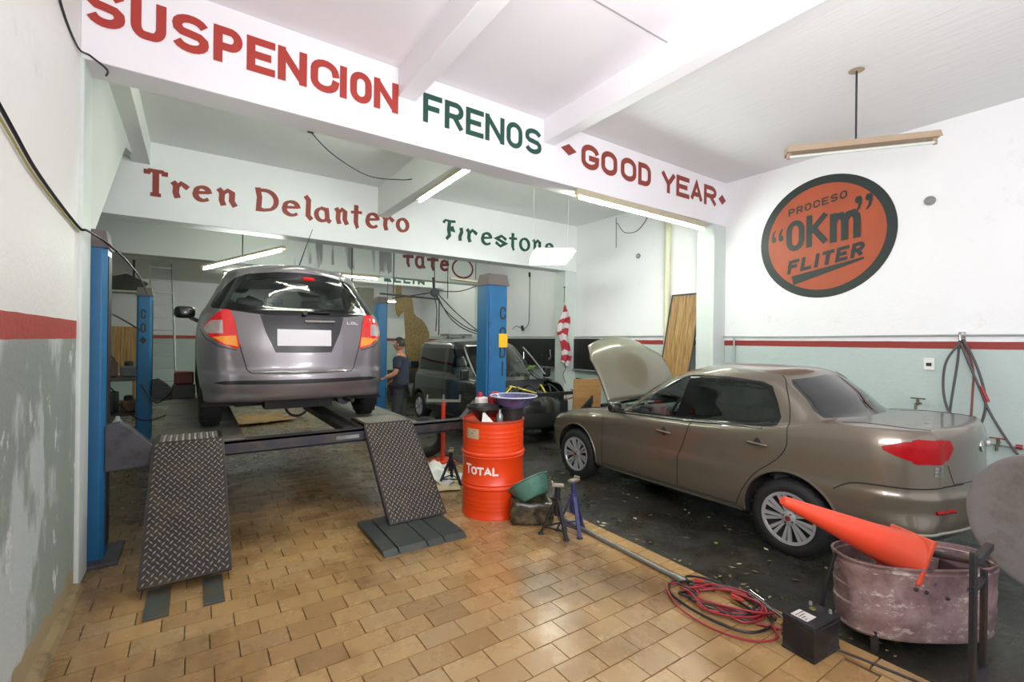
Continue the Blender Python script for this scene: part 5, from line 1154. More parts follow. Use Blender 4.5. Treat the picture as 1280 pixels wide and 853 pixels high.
bm = NB(); tube(bm, [(3.01, 2.08, .02), (3.08, 2.14, .03), (3.2, 2.0, .02), (3.17, 1.75, .02), (3.05, 1.5, .02), (2.82, 1.52, .02), (2.74, 1.75, .02), (2.78, 2.05, .02), (2.95, 2.16, .02), (3.12, 1.98, .03)], .0085, 6, smooth=7); finish(bm, 'cable', CB, jc, smooth='yes')
bm = NB(); tube(bm, [(3.0, 2.1, .02), (2.86, 2.15, .02), (2.70, 1.95, .02), (2.66, 1.70, .02), (2.74, 1.48, .02), (2.9, 1.40, .02), (3.0, 1.48, .03)], .0075, 6, smooth=7); finish(bm, 'cable', CR, jc, smooth='yes')
for p, q, mt in (((3.19, 1.72, .05), (3.14, 1.48, .03), CHROME), ((3.24, 1.75, .04), (3.2, 1.62, .05), CHROME), ((3.05, 1.78, .05), (3.08, 1.70, .05), RED_P), ((3.04, 2.06, .04), (3.09, 2.0, .05), RED_P)):
    bm = NB(); bar(bm, p, q, .028, .012); bar(bm, Vector(p) + Vector((.008, 0, .016)), Vector(q) + Vector((-.004, 0, .004)), .022, .008); finish(bm, 'clamp', mt, jc, bevel=.003)
bm = NB(); tube(bm, [(2.96, 1.55, .012), (3.02, 1.42, .02), (3.0, 1.37, .03)], .009, 6, smooth=5); finish(bm, 'cable', CR, jc)
bt_ = thing('car_battery', 'black car battery with a white label standing on the tiles', 'battery', (3.01, 1.26, 0), -.08, world=False)
BB = M('battery_black', '1A1B1F', .4, var=.25, vscale=8, dirt='35363A')
bm = NB(); bx(bm, -.135, .135, -.09, .09, .002, .175); bx(bm, -.14, .14, -.094, .094, .0, .02); finish(bm, 'case', BB, bt_, bevel=.006)
bm = NB(); bx(bm, -.138, .138, -.093, .093, .175, .205); finish(bm, 'lid', BB, bt_, bevel=.006)
bm = NB(); bx(bm, -.115, -.02, -.04, .055, .2055, .207); finish(bm, 'label', M('label_white', 'C9C4BC', .5, var=.2, vscale=30), bt_)
for k in range(4): bm = NB(); bx(bm, -.105, -.105 + .02 * (k + 1), -.025 + k * .018, -.02 + k * .018, .2071, .2075); finish(bm, 'print_line', BLACKP, bt_)
for x, y in ((.09, .05), (.10, -.055)): bm = NB(); cyl(bm, (x, y, .205), (x, y, .225), .01, .008, 12); finish(bm, 'terminal', M('lead', 'A8A8A4', .4, metal=.7), bt_)
bm = NB(); lathe(bm, [(.018, 0), (.016, .004), (0, .004)], 20, (.055, .02, .205)); finish(bm, 'charge_eye', M('eye_olive', '6A6A20', .3), bt_)
for k in range(5): bm = NB(); bx(bm, .1345, .1385, -.07 + k * .03, -.055 + k * .03, .03, .15); finish(bm, 'side_rib', BB, bt_)
bm = NB(); bx(bm, .1382, .1392, -.05, .03, .08, .155); finish(bm, 'side_label', M('side_label', '7C7680', .5, var=.3, vscale=20), bt_)
bm = NB(); tube(bm, [(3.0, 1.42, .008), (3.07, 1.28, .006), (3.12, 1.12, .006), (3.16, .9, .006), (3.2, .6, .006)], .009, 6, smooth=6); tag(finish(bm, 'cable', CB), 'black cable running past the battery along the tile edge', 'cable')
bm = NB(); tube(bm, [(3.27, 1.24, .50), (3.25, 1.28, .3), (3.24, 1.30, .12), (3.30, 1.34, .01), (3.42, 1.38, .01)], .012, 6, smooth=6); tag(finish(bm, 'cable', CB), 'black cable hanging from the rusty tub to the floor', 'cable')

# ------------------------------------------------------------------ rusty tub with a cone
A_ = Vector((.826, -.563, 0)); B_ = Vector((.563, .826, 0)); TC = Vector((3.645, .963, 0))
tub = thing('rusty_tub', 'rusty purple brown steel tub on short legs in front of the sedan', 'tub', TC)
s = NT('rust_purple'); v = s.pos(); n = s.noise(v, 7, 6, .65); c = s.ramp(n, [(.3, lin('64504F')), (.5, lin('8A7070')), (.7, lin('A08C88'))])
c = s.mix(s.ramp(s.noise(s.pos((1, 1, 2.2)), 4.5, 6, .8), [(.55, 0.), (.62, .9)]), c, lin('C4B8B0')); c = s.mix(s.ramp(s.noise(v, 3, 5, .7), [(.62, 0.), (.68, .8)]), c, lin('2A2422'))
s.col(c); s.set(rough=.45, metal=.35); s.bump(s.noise(v, 18, 5), .3, .01); RUSTP = s.m
prof = [(.0, .08), (.80, .08), (.93, .085), (.955, .10), (.94, .115), (.965, .16), (.985, .24), (.97, .25), (.99, .34), (.975, .35), (.99, .44), (1.0, .475), (.97, .48), (1.0, .50), (1.02, .505), (1.02, .515), (.985, .515), (.955, .34), (.92, .13), (.0, .12)]
bm = NB(); n = 56; rings = []
for r, z in prof:
    rings.append([bm.verts.new(TC + A_ * (.455 * r * math.copysign(abs(cos(2 * pi * k / n)) ** .8, cos(2 * pi * k / n))) + B_ * (.21 * r * math.copysign(abs(sin(2 * pi * k / n)) ** .8, sin(2 * pi * k / n))) + Vector((0, 0, z))) for k in range(n)])
for a, b in zip(rings, rings[1:]):
    for k in range(n):
        try: bm.faces.new((a[k], a[(k + 1) % n], b[(k + 1) % n], b[k]))
        except ValueError: pass
bmesh.ops.remove_doubles(bm, verts=bm.verts, dist=1e-5); finish(fixn(bm), 'body', RUSTP, tub, smooth='yes')
for a, b in ((-.33, -.13), (-.30, .14), (.30, -.1), (.3, .14)): bm = NB(); p = TC + A_ * a + B_ * b; bar(bm, p + Vector((0, 0, .0)), p + Vector((0, 0, .12)), .035, .03); finish(bm, 'leg', IRON, tub)
for a, z in ((-.16, .40), (-.10, .385), (.02, .35)): bm = NB(); p = TC + A_ * a - B_ * .207 + Vector((0, 0, z)); lathe(bm, [(.011, 0), (.01, .006), (0, .008)], 12, p, -B_); finish(bm, 'rivet', IRON, tub)
CT, CBs = Vector((2.80, 1.33, .885)), Vector((3.50, .97, .55)); cd = (CBs - CT).normalized(); L_ = (CBs - CT).length
cone = thing('traffic_cone', 'dirty orange traffic cone lying across the rusty tub', 'traffic cone', tuple(CBs))
s = NT('cone_orange'); v = s.pos(); sp = s.sep(v); n = s.noise(v, 9, 5, .7); c = s.mix(s.math('MULTIPLY', n, .5), lin('D83E24'), lin('B8452A'))
g_ = s.math('MULTIPLY', s.math('SUBTRACT', sp[0], 3.22), 2.4, True); c = s.mix(s.math('MULTIPLY', g_, s.math('ADD', s.noise(v, 5, 5), .2)), c, lin('8E4E34')); s.col(c); s.set(rough=.5); CONE = s.m
bm = NB(); lathe(bm, [(0, 0), (.022, .002), (.03, .02), (.034, .06), (.095, L_ * .72), (.125, L_ - .02), (.135, L_), (.115, L_), (0, L_ - .02)], 36, CT, cd); finish(fixn(bm), 'body', CONE, cone, smooth='yes')
bm = NB(); q = frame_to(cd); r_ = bmesh.ops.create_cube(bm, size=1)['verts']; bmesh.ops.transform(bm, matrix=Matrix.Translation(CBs + cd * .015) @ q @ Matrix.Rotation(.0, 4, 'Z') @ Matrix.Diagonal((.27, .27, .028, 1)), verts=r_); finish(bm, 'base', CONE, cone, bevel=.008)
bm = NB(); lathe(bm, [(0, 0), (.05, 0), (.075, .02), (.08, .07), (.06, .10), (.05, .105), (.0, .105)], 24, (3.72, 1.06, .48)); tag(finish(bm, 'glass_bowl', M('dull_clear_glass', '8C9490', .08, metal=.2), smooth='yes'), 'dull glass bowl resting in the tub behind the cone', 'bowl')
bm = NB(); cyl(bm, (3.60, .97, .545), (3.46, .62, .64), .02, n=12); finish(bm, 'steel_tube', IRON, smooth='yes'); tag(bpy.data.objects['steel_tube'], 'dark steel tube reaching from the tub to the stand', 'tube')
bm = NB(); box(bm, (3.80, .80, .30), (.16, .12, .36), Euler((0, .15, -.5))); tag(finish(bm, 'steel_box', M('dark_rust', '3A2226', .6, var=.4), bevel=.01), 'dark rusty metal box inside the tub', 'box')

# round lid on a stand
DCn = Vector((3.645, .40, .86)); nrm = (Vector((0, 0, 1.5)) - DCn); nrm.z = .05; nrm.normalize(); nrm = Matrix.Rotation(-.42, 3, 'Z') @ nrm
ds = thing('round_lid', 'big round dusty grey metal lid held upright by an angle iron frame', 'metal lid', (3.25, .52, 0))
DL = M('dusty_grey_lid', '6B6866', .55, metal=.25, var=.12, vscale=5, dirt='5A5048')
bm = NB(); lathe(bm, [(0, .006), (.33, .006), (.345, .012), (.362, .010), (.368, 0), (.362, -.012), (.33, -.012), (0, -.012)], 64, DCn, nrm); finish(fixn(bm), 'lid', DL, ds, smooth='yes')
bm = NB(); bar(bm, DCn + nrm * .01 + Vector((-.10, .06, .325)), DCn + nrm * .01 + Vector((-.02, .01, .335)), .012, .012); finish(bm, 'hinge', IRON, ds)
for p, q in (((3.06, .575, 0), (3.06, .575, .80)), ((3.40, .60, 0), (3.40, .60, .62)), ((3.75, .12, 0), (3.75, .12, .8))):
    bm = NB(); bar(bm, p, q, .032, .008); bar(bm, Vector(p) + Vector((.014, .012, 0)), Vector(q) + Vector((.014, .012, 0)), .008, .028); finish(bm, 'leg', IRON, ds)
for p, q, w_ in (((3.06, .575, .12), (3.40, .60, .12), .01), ((3.06, .59, .62), (3.40, .61, .58), .01), ((3.06, .575, .77), (3.38, .585, .76), .03)): bm = NB(); bar(bm, p, q, .03, w_); finish(bm, 'crossbar', IRON, ds)

# ------------------------------------------------------------------ right wall fittings
PIPEW = M('pipe_painted', 'A9AEAB', .45, metal=.4, var=.15)
bm = NB(); tube(bm, [(7.245, y, 1.905 + .008 * sin(y * 1.3)) for y in [-.5 + .5 * k for k in range(34)]], .012, 8); tag(finish(bm, 'wall_pipe', PIPEW, smooth='yes'), 'thin grey pipe running along the right wall above the red band', 'pipe')
bm = NB(); cyl(bm, (7.25, 4.22, 0), (7.25, 4.22, 1.9), .014, n=10); tag(finish(bm, 'wall_pipe', PIPEW, smooth='yes'), 'thin upright pipe beside the green column on the right wall', 'pipe')
bm = NB(); cyl(bm, (7.21, 5.50, 1.0), (7.21, 5.50, 4.2), .055, n=20); 
for z in (1.95, 3.0, 3.9): cyl(bm, (7.21, 5.50, z), (7.21, 5.50, z + .05), .062, n=20)
tag(finish(bm, 'drain_pipe', M('cream_pipe', 'CFCDB0', .4, var=.06), smooth='yes'), 'thick cream upright pipe on the right wall above the plank panel', 'pipe')
HOSE = M('air_hose', '4C4A4C', .45, var=.15); hk = Vector((7.22, 1.50, 1.84))
ah = thing('air_hose', 'grey air hose looped over a hook on the right wall', 'hose', (7.22, 1.5, 1.0))
bm = NB(); tube(bm, [(7.27, 1.5, 1.93), (7.2, 1.5, 1.92), (7.18, 1.5, 1.86), (7.2, 1.5, 1.82), (7.24, 1.5, 1.80)], .008, 8, smooth=4); bx(bm, 7.26, 7.278, 1.47, 1.53, 1.78, 1.95); finish(bm, 'hook', CHROME, ah)
hp = [(7.2, 1.50, 1.83), (7.19, 1.62, 1.60), (7.2, 1.64, 1.25), (7.19, 1.56, .95), (7.19, 1.44, .85), (7.19, 1.33, .92), (7.19, 1.29, 1.2), (7.2, 1.36, 1.55), (7.21, 1.46, 1.81), (7.22, 1.51, 1.84), (7.23, 1.53, 1.6), (7.21, 1.58, 1.1), (7.2, 1.60, .75), (7.2, 1.66, .62)]
bm = NB(); tube(bm, hp, .012, 8, smooth=7); finish(bm, 'hose', HOSE, ah, smooth='yes')
bm = NB(); tube(bm, [(7.2, 1.50, 1.83), (7.2, 1.43, 1.6), (7.19, 1.33, 1.3), (7.19, 1.24, 1.03), (7.19, 1.05, .66), (7.18, .85, .42), (7.16, .6, .3)], .012, 8, smooth=7); finish(bm, 'hose', HOSE, ah, smooth='yes')
bm = NB(); tube(bm, [(7.23, 1.48, 1.82), (7.22, 1.40, 1.55), (7.21, 1.40, 1.2), (7.2, 1.42, .9), (7.19, 1.50, .7)], .010, 8, smooth=7); finish(bm, 'hose', M('red_hose', '7A3A3C', .45), ah, smooth='yes')
bm = NB(); cyl(bm, (7.19, 1.33, 1.35), (7.19, 1.27, 1.18), .018, n=8); finish(bm, 'coupling', M('red_fitting', '9A2A2A', .4), ah)
t = thing('wall_socket', 'white wall socket on the pale green part of the right wall', 'socket', (7.27, 1.79, 1.57)); bm = NB(); bx(bm, 7.262, 7.28, 1.74, 1.84, 1.50, 1.64); finish(bm, 'plate', M('socket_white', 'E4E4E0', .35), t, bevel=.004); bm = NB(); bx(bm, 7.257, 7.263, 1.765, 1.815, 1.545, 1.585); finish(bm, 'outlet', BLACKP, t)
BR = M('brass_dull', '6A6556', .4, metal=.7, var=.2)
def tap(y, z, label, red=False):
    t = thing('water_tap', label, 'tap', (7.2, y, z)); bm = NB(); cyl(bm, (7.28, y, z), (7.14, y, z), .016, n=10); cyl(bm, (7.19, y, z), (7.19, y, z + .06), .014, n=10); tube(bm, [(7.15, y, z), (7.12, y, z - .02), (7.12, y, z - .06)], .013, 8); finish(bm, 'body', BR, t, smooth='yes')
    bm = NB(); bar(bm, (7.19, y - .07, z + .065), (7.19, y + .07, z + .065), .016, .012); finish(bm, 'handle', BR if not red else M('tap_red', '8A2E2C', .45), t); return t
tap(1.87, 1.09, 'small brass tap on the wall above the boot of the sedan'); t = tap(1.19, .73, 'tap with red fittings low on the right wall', True)
bm = NB(); cyl(bm, (7.2, 1.32, .73), (7.2, .3, .73), .016, n=10); finish(bm, 'pipe', PIPEW, t)
for y0 in (1.30, 1.06, .9): bm = NB(); cyl(bm, (7.2, y0, .73), (7.2, y0 - .05, .73), .026, n=8); finish(bm, 'fitting', M('tap_red', '8A2E2C', .45) if y0 < 1.2 else M('socket_white', 'E4E4E0', .35), t)
for (y, z, r, lb_) in ((1.80, 3.53, .055, 'small round junction box on the right wall beside the round sign'), (6.24, 3.51, .05, 'small dark round fitting high on the right wall of the second bay')):
    bm = NB(); lathe(bm, [(r, 0), (r, .02), (r * .7, .03), (r * .5, .02), (0, .022)], 20, (7.28, y, z), (-1, 0, 0)); tag(finish(bm, 'junction_box', M('box_grey', '8A8A86', .5, var=.3), smooth='yes'), lb_, 'junction box')
bm = NB(); tube(bm, [(7.27, 6.84, 4.40), (7.265, 6.83, 3.77)], .006, 6); tube(bm, [(7.26, 6.80, 4.28), (7.25, 6.6, 4.05), (7.25, 6.3, 4.0), (7.25, 6.1, 4.12), (7.25, 5.95, 4.32)], .006, 6, smooth=6); tag(finish(bm, 'loose_wire', WIRE), 'thin loose wires hanging on the right wall of the second bay', 'wire')
bm = NB(); tube(bm, [(7.26, 9.85, 3.50), (7.25, 9.84, 2.6), (7.25, 9.88, 2.25), (7.24, 10.1, 2.12), (7.24, 10.4, 2.2), (7.24, 10.6, 2.12)], .008, 6, smooth=6); cyl(bm, (7.25, 9.85, 3.48), (7.25, 9.85, 3.6), .025); cyl(bm, (7.24, 10.1, 2.08), (7.24, 10.15, 2.2), .035); tag(finish(bm, 'wall_cable', WIRE), 'black cable with a plug hanging on the far right wall', 'cable')
# dark tool boards
TB = M('board_black', '15181A', .5, var=.2)
for y0, y1, lb_ in ((8.62, 12.0, 'long black tool board on the right wall behind the column'), (6.6, 8.06, 'short black tool board on the right wall behind the raised bonnet')):
    t = thing('tool_board', lb_, 'tool board', (7.24, (y0 + y1) / 2, 1.2)); bm = NB(); bx(bm, 7.22, 7.275, y0, y1, 1.17, 1.86); finish(bm, 'board', TB, t)
    bm = NB(); bar(bm, (7.2, y0, 1.155), (7.2, y1, 1.155), .05, .03); finish(bm, 'ledge', M('ledge_grey', '8E938F', .5), t)
r4 = random.Random(9)
for k, y in enumerate((8.9, 9.2, 9.7, 10.0, 10.5)):
    bm = NB(); h = r4.uniform(.15, .3); z = r4.uniform(1.5, 1.75); cyl(bm, (7.2, y, z), (7.2, y + r4.uniform(-.05, .05), z - h), .012); bm2 = box(bm, (7.2, y, z - h), (.02, .09, .06)); tag(finish(bm, 'hanging_tool', (CHROME, IRON, BLACK)[k % 3]), ['steel hammer hanging on the long black board', 'iron spanner hanging on the long black board', 'black grip tool hanging on the long black board', 'second steel tool hanging midway on the long black board', 'iron tool hanging at the far end of the black board'][k], 'tool', 'tools on the black board')
bm = NB(); bar(bm, (7.265, 7.55, .92), (7.265, 8.0, .95), .03, .03); tag(finish(bm, 'pry_bar', IRON), 'dark bar fixed to the wall below the short black board', 'bar')
# plank panel
pp = thing('plank_panel', 'panel of four knotty wooden planks in a metal frame leaning by the column', 'wood panel', (7.1, 5.1, 0))
def lean(u, v, w=0): return Vector((6.98 + .24 * v / 2.65 - w, 5.38 - u + .30 * (1 - v / 2.65), v))
for k in range(4):
    bm = NB(); u0, u1 = .022 + k * .143, .022 + (k + 1) * .143 - .006
    vs = [bm.verts.new(lean(u, v, w)) for w in (0, .02) for u, v in ((u0, .02), (u1, .02), (u1, 2.63), (u0, 2.63))]
    for f in ((0, 1, 2, 3), (7, 6, 5, 4), (0, 4, 5, 1), (1, 5, 6, 2), (2, 6, 7, 3), (3, 7, 4, 0)): bm.faces.new([vs[i] for i in f])
    finish(fixn(bm), 'plank', WOOD, pp)
for u, v in ((.2, 1.72), (.46, 1.70), (.33, 2.2)): bm = NB(); lathe(bm, [(.034, 0), (.02, .003), (0, .003)], 14, lean(u, v, .002), (-1, 0, 0)); finish(bm, 'knot', M('knot', '4A2E18', .6), pp)
bm = NB(); 
for p, q in (((0, 0), (0, 2.65)), ((.6, 0), (.6, 2.65)), ((0, 2.65), (.6, 2.65))): bar(bm, lean(*p, .01), lean(*q, .01), .025, .03)
finish(bm, 'frame', IRON, pp)
bm = NB(); box(bm, (6.50, 6.85, .53), (.62, .03, 1.04), Euler((.08, 0, -.25))); tag(finish(bm, 'plywood_sheet', PLY), 'pale plywood sheet standing behind the nose of the sedan', 'plywood')
bm = NB(); tube(bm, [(6.0, 7.0, .62), (6.7, 7.3, .68), (7.1, 8.0, .70)], .015, 6, smooth=4); tag(finish(bm, 'red_pipe', M('red_pipe', '8A3028', .5)), 'thin dark red pipe behind the black van corner', 'pipe')
bm = NB(); prism(bm, [(0, .45), (.62, .75), (.62, .62), (.5, .45), (.0, .40)], lambda u, v, w: Vector((5.75 + u, 6.35 + w + u * .3, v)), .04); tag(finish(fixn(bm), 'body_panel', BLACK), 'black loose bumper panel beside the open engine bay', 'car panel')
for p, q in (((5.9, 6.4, 0), (5.9, 6.4, .5)), ((6.25, 6.5, 0), (6.25, 6.5, .6))): bm = NB(); cyl(bm, p, q, .02); o = finish(bm, 'leg', BLACK, bpy.data.objects['body_panel'])
# flag
fs = NT('flag_cloth'); v = fs.pos(); sp = fs.sep(v); w = fs.math('FRACT', fs.math('MULTIPLY', fs.math('ADD', sp[2], fs.math('MULTIPLY', fs.noise(v, 4, 2), .35)), 3.6)); st2 = fs.math('GREATER_THAN', w, .5)
fs.col(fs.mix(st2, lin('C9C2C4'), lin('A62838'))); fs.set(rough=.8)
bm = NB(); n = 40; g = []
for j in range(n + 1):
    z = 2.66 - 1.28 * j / n; ww = .04 + .13 * sin(min(1, j / n * 1.5) * pi * .6) * (1 if j < n * .75 else 1.1 - (j / n - .75) * 2); cx = 6.86 + .05 * sin(j * .25)
    g.append([bm.verts.new((cx - ww + 2 * ww * i / 8, 7.96 + .035 * sin(i * 1.5 + j * .12), z - .02 * i)) for i in range(9)])
for j in range(n):
    for i in range(8): bm.faces.new((g[j][i], g[j][i + 1], g[j + 1][i + 1], g[j + 1][i]))
t = thing('flag', 'red and white flag hanging folded on the second column', 'flag', (6.86, 8.0, 2.0)); o = finish(bm, 'cloth', fs.m, t, smooth='all'); sm = o.modifiers.new('t', 'SOLIDIFY'); sm.thickness = .006
bm = NB(); tube(bm, [(6.92, 8.05, 3.0), (6.86, 8.0, 2.66)], .006); tube(bm, [(6.9, 8.06, 3.02), (6.9, 8.02, 3.02)], .015); finish(bm, 'cord', WIRE, t)
t_ = NB(); tube(t_, [(6.88, 8.0, 1.38), (6.93, 8.0, 1.2), (6.86, 8.0, 1.05), (6.92, 7.98, .85)], .008, 6, smooth=6); finish(t_, 'tassel', IRON, t)

# ------------------------------------------------------------------ left wall cables, ceiling wire
bm = NB(); tube(bm, [(-.665, 1.6, 2.95), (-.665, 2.82, 2.70), (-.665, 3.35, 2.60), (-.665, 4.30, 2.53), (-.63, 4.36, 2.52), (-.6, 4.6, 2.52), (-.56, 4.82, 2.50), (-.50, 5.4, 2.45), (-.52, 7.0, 2.44), (-.66, 9.75, 2.50)], .009, 6, smooth=6); tag(finish(bm, 'lift_cable', WIRE, smooth='yes'), 'black cable running down the left wall to the lift posts', 'cable')
bm = NB(); tube(bm, [(-.668, 1.6, 2.90), (-.668, 2.82, 2.66), (-.668, 3.35, 2.57), (-.668, 4.34, 2.50)], .006, 6, smooth=6); tag(finish(bm, 'lift_cable', M('cable_yellow', 'A8A060', .5)), 'thin yellow cable beside the black one on the left wall', 'cable')
bm = NB(); tube(bm, [(-.67, 2.9, 4.3), (-.67, 3.57, 3.80), (-.67, 4.19, 3.72), (-.62, 4.36, 3.74), (-.54, 4.42, 3.70), (-.56, 4.55, 3.71)], .007, 6, smooth=6); tag(finish(bm, 'wall_cable', WIRE), 'thin black cable dropping along the top corner of the left wall', 'cable')
bm = NB(); tube(bm, [(1.2, 6.4, 4.44), (1.5, 6.5, 4.25), (2.0, 6.6, 4.10), (2.45, 6.55, 4.12), (2.62, 6.5, 4.15)], .007, 6, smooth=6); lathe(bm, [(.04, 0), (.03, .02), (0, .02)][::-1], 12, (1.2, 6.4, 4.43)); tag(finish(bm, 'ceiling_wire', WIRE), 'slack black wire under the ceiling of the second bay', 'wire')
bm = NB(); lathe(bm, [(.05, 0), (.05, -.03), (0, -.035)], 12, (3.95, 5.0, 4.449)); tag(finish(bm, 'ceiling_box', CAPG), 'small dark fitting on the ceiling behind the front beam', 'ceiling fitting')

# ------------------------------------------------------------------ back of the workshop
ld = thing('ladder', 'tall grey aluminium ladder leaning at the back left', 'ladder', (-.55, 13.0, 0))
LAD = M('ladder_alu', '9A9C98', .4, metal=.6, var=.1)
def lp(s_, h): w = .26 - .07 * h / 3.6; return Vector((-.56 + s_ * w - .02 * h, 12.7 + .1 * h, h))
for s_ in (-1, 1): bm = NB(); bar(bm, lp(s_, 0), lp(s_, 3.85), .03, .05); finish(bm, 'side_rail', LAD, ld)
for k in range(13): bm = NB(); h = .25 + k * .28; bar(bm, lp(-1, h), lp(1, h), .07, .022); finish(bm, 'rung', LAD, ld)
# pulley
t = thing('pulley', 'black chain pulley hanging from the rear beam with cables', 'pulley', (4.6, 10.0, 2.9))
bm = NB(); lathe(bm, [(0, -.04), (.09, -.04), (.10, -.02), (.08, 0), (.10, .02), (.09, .04), (0, .04)], 24, (4.62, 10, 2.90), (.3, 1, 0)); finish(bm, 'wheel', BLACK, t)
bm = NB(); cyl(bm, (4.62, 10, 2.98), (4.58, 10, CZ - .003), .012, n=6); cyl(bm, (4.6, 10, 3.0), (4.58, 10, 3.25), .03, n=8); finish(bm, 'chain', IRON, t)
for k, q in enumerate((((4.7, 9.95, 2.85), (5.2, 9.9, 2.4), (5.85, 9.85, 1.95), (6.2, 9.8, 1.9)), ((4.66, 9.95, 2.82), (5.0, 9.9, 2.3), (5.5, 9.85, 2.0), (6.1, 9.8, 1.92)), ((4.64, 9.95, 2.8), (4.9, 9.9, 2.45), (5.4, 9.85, 2.1), (6.0, 9.8, 1.94)), ((4.62, 10, 2.8), (4.68, 10, 2.5), (4.66, 10, 2.0)), ((4.6, 10, 2.9), (4.2, 10.0, 2.82), (3.6, 10, 2.7)), ((4.7, 10, 2.95), (5.3, 10, 2.98), (6.0, 10.0, 3.25)))):
    bm = NB(); tube(bm, q, .012, 6, smooth=6); finish(bm, 'cable', WIRE, t)
bm = NB(); bar(bm, (3.3, 9.92, 2.78), (4.7, 9.92, 2.74), .04, .04); bar(bm, (4.7, 9.92, 2.75), (4.7, 9.92, 1.9), .02, .02); cyl(bm, (3.6, 9.92, 2.78), (3.6, 9.92, CZ), .012, n=6); tag(finish(bm, 'steel_rail', IRON), 'dark steel rail hanging beside the pulley', 'rail')
for x in (3.05, 5.55):
    bm = NB(); cyl(bm, (x, 11.2, 2.9), (x, 11.2, CZ), .012, n=6); tag(finish(bm, 'hanging_rod', IRON), 'thin dark rod hanging from the ceiling at the left of the green letters' if x < 4 else 'thin dark rod hanging just right of the maroon circle', 'rod')
t = thing('wall_cutout', 'tan board cut to a curved silhouette standing at the back', 'board', (5.2, 13, 0))
bm = NB(); prism(bm, [(4.78, 3.35), (4.95, 3.35), (4.97, 3.08), (5.26, 3.1), (5.30, 2.94), (5.33, 2.75), (5.34, 2.6), (5.42, 2.5), (5.55, 2.43), (5.68, 2.32), (5.78, 2.17), (5.85, 2.0), (5.86, .9), (5.1, .9), (5.09, 2.0), (5.04, 2.63), (4.97, 2.55), (4.89, 2.45), (4.82, 2.52), (4.79, 2.65)], lambda u, v, w: Vector((u, 13 + w, v)), .03); finish(fixn(bm), 'board', BOARDY, t)
bm = NB(); bx(bm, 4.7, 6.4, 12.9, 13.4, .001, .9); tag(finish(bm, 'back_bench', M('bench_dark', '3C3A34', .7, var=.3), bevel=.01), 'dark workbench under the tan cut board at the back', 'workbench')
bm = NB(); bx(bm, 3.9, 4.35, 13.6, 14.0, .0, 3.3); tag(finish(bm, 'locker', M('locker_brown', '6E6A60', .6, var=.2), bevel=.01), 'tall grey brown locker at the back behind the hatchback', 'locker')
for i, (x, z, c_, lb_) in enumerate(((4.45, 1.98, 'A03030', 'small red box'), (4.75, 1.95, '3A6A8A', 'small blue bottle'), (4.98, 2.0, '141414', 'small black bag'))):
    bm = NB(); box(bm, (x + .4, 12.95, .99 + .09), (.2, .15, .18)); tag(finish(bm, 'supply_box', M('supply%d' % i, c_, .5), bevel=.02), lb_ + ' on the back workbench', 'box')
t = thing('roof_rack_car', 'pale dusty car roof visible behind the black van', 'car', (6.0, 12.0, 0))
bm = NB(); lathe(bm, [(0, 1.86), (.4, 1.85), (.8, 1.80), (1.0, 1.70), (1.05, 1.4), (1.1, .9), (1.1, .4), (1.0, .3)], 36, (5.95, 11.3, 0), sx=.78, sy=.9); finish(fixn(bm), 'body', M('dusty_roof', '8C8F88', .5, var=.1), t, smooth='yes')
bm = NB(); bx(bm, 5.5, 6.2, 11.0, 11.5, 1.90, 1.96); bx(bm, 5.6, 5.65, 11.2, 11.3, 1.84, 1.92); bx(bm, 6.05, 6.1, 11.2, 11.3, 1.84, 1.92); finish(bm, 'roof_rack', GUN, t)

# left bench clutter behind the posts
wb = thing('workbench', 'cluttered steel workbench behind the left lift posts', 'workbench', (-1.5, 11.2, 0))
bm = NB(); bx(bm, -2.4, -.75, 10.8, 11.6, .98, 1.04); finish(bm, 'top', M('bench_top', '4A4640', .6, var=.3), wb, bevel=.005)
for x, y in ((-2.35, 10.85), (-.8, 10.85), (-2.35, 11.55), (-.8, 11.55)): bm = NB(); bx(bm, x - .03, x + .03, y - .03, y + .03, 0, .98); finish(bm, 'leg', IRON, wb)
bm = NB(); bx(bm, -2.3, -.85, 10.85, 11.5, .35, .39); finish(bm, 'shelf', IRON, wb)
CL = [('green plastic crate', '1E6A5C'), ('black greasy gearbox', '1C1C1C'), ('rusty iron casting', '4A3226'), ('grey metal cash box', '5A5E60'), ('dark oil filter box', '2A2A30'), ('small yellow brown carton', '8E7434'), ('black compressor motor', '202326'), ('brown leather tool roll', '5A4028')]
for k, (nm, c_) in enumerate(CL):
    x = -1.95 + .33 * (k % 4); z = 1.045 if k < 4 else .395; h = (.34, .26, .30, .2, .3, .25, .38, .22)[k]
    tt = thing('bench_item', nm + (' on the cluttered left workbench' if k < 4 else ' under the cluttered left workbench'), 'box', (x, 11.1, z), group='clutter on the left workbench')
    bm = NB(); box(bm, (x, 11.1, z + h / 2), (.26, .3, h), Euler((0, 0, .2 * (k % 3) - .2))); finish(bm, 'body', M('clut%d' % k, c_, .45, var=.4, vscale=9), tt, bevel=.03)
    bm = NB(); lathe(bm, [(0, 0), (.07, 0), (.07, .08), (.04, .1), (0, .1)], 14, (x - .03, 11.05, z + h - .01)); finish(bm, 'lid', IRON if k % 2 else M('clut%d' % k, c_, .45), tt)
    if k % 2 == 0: bm = NB(); tube(bm, [(x - .1, 10.95, z + h), (x, 10.9, z + h + .14), (x + .12, 10.95, z + h)], .012, 6, smooth=5); finish(bm, 'handle', WIRE, tt)
bm = NB(); bx(bm, -1.72, -1.0, 12.9, 12.95, 1.0, 2.0); tag(finish(bm, 'wood_board', WOOD), 'orange brown wooden board standing at the back left', 'board')
for x in (-1.6, -1.1): bm = NB(); bx(bm, x, x + .05, 12.96, 13.0, 0, 1.5); finish(bm, 'leg', WOOD, bpy.data.objects['wood_board'])
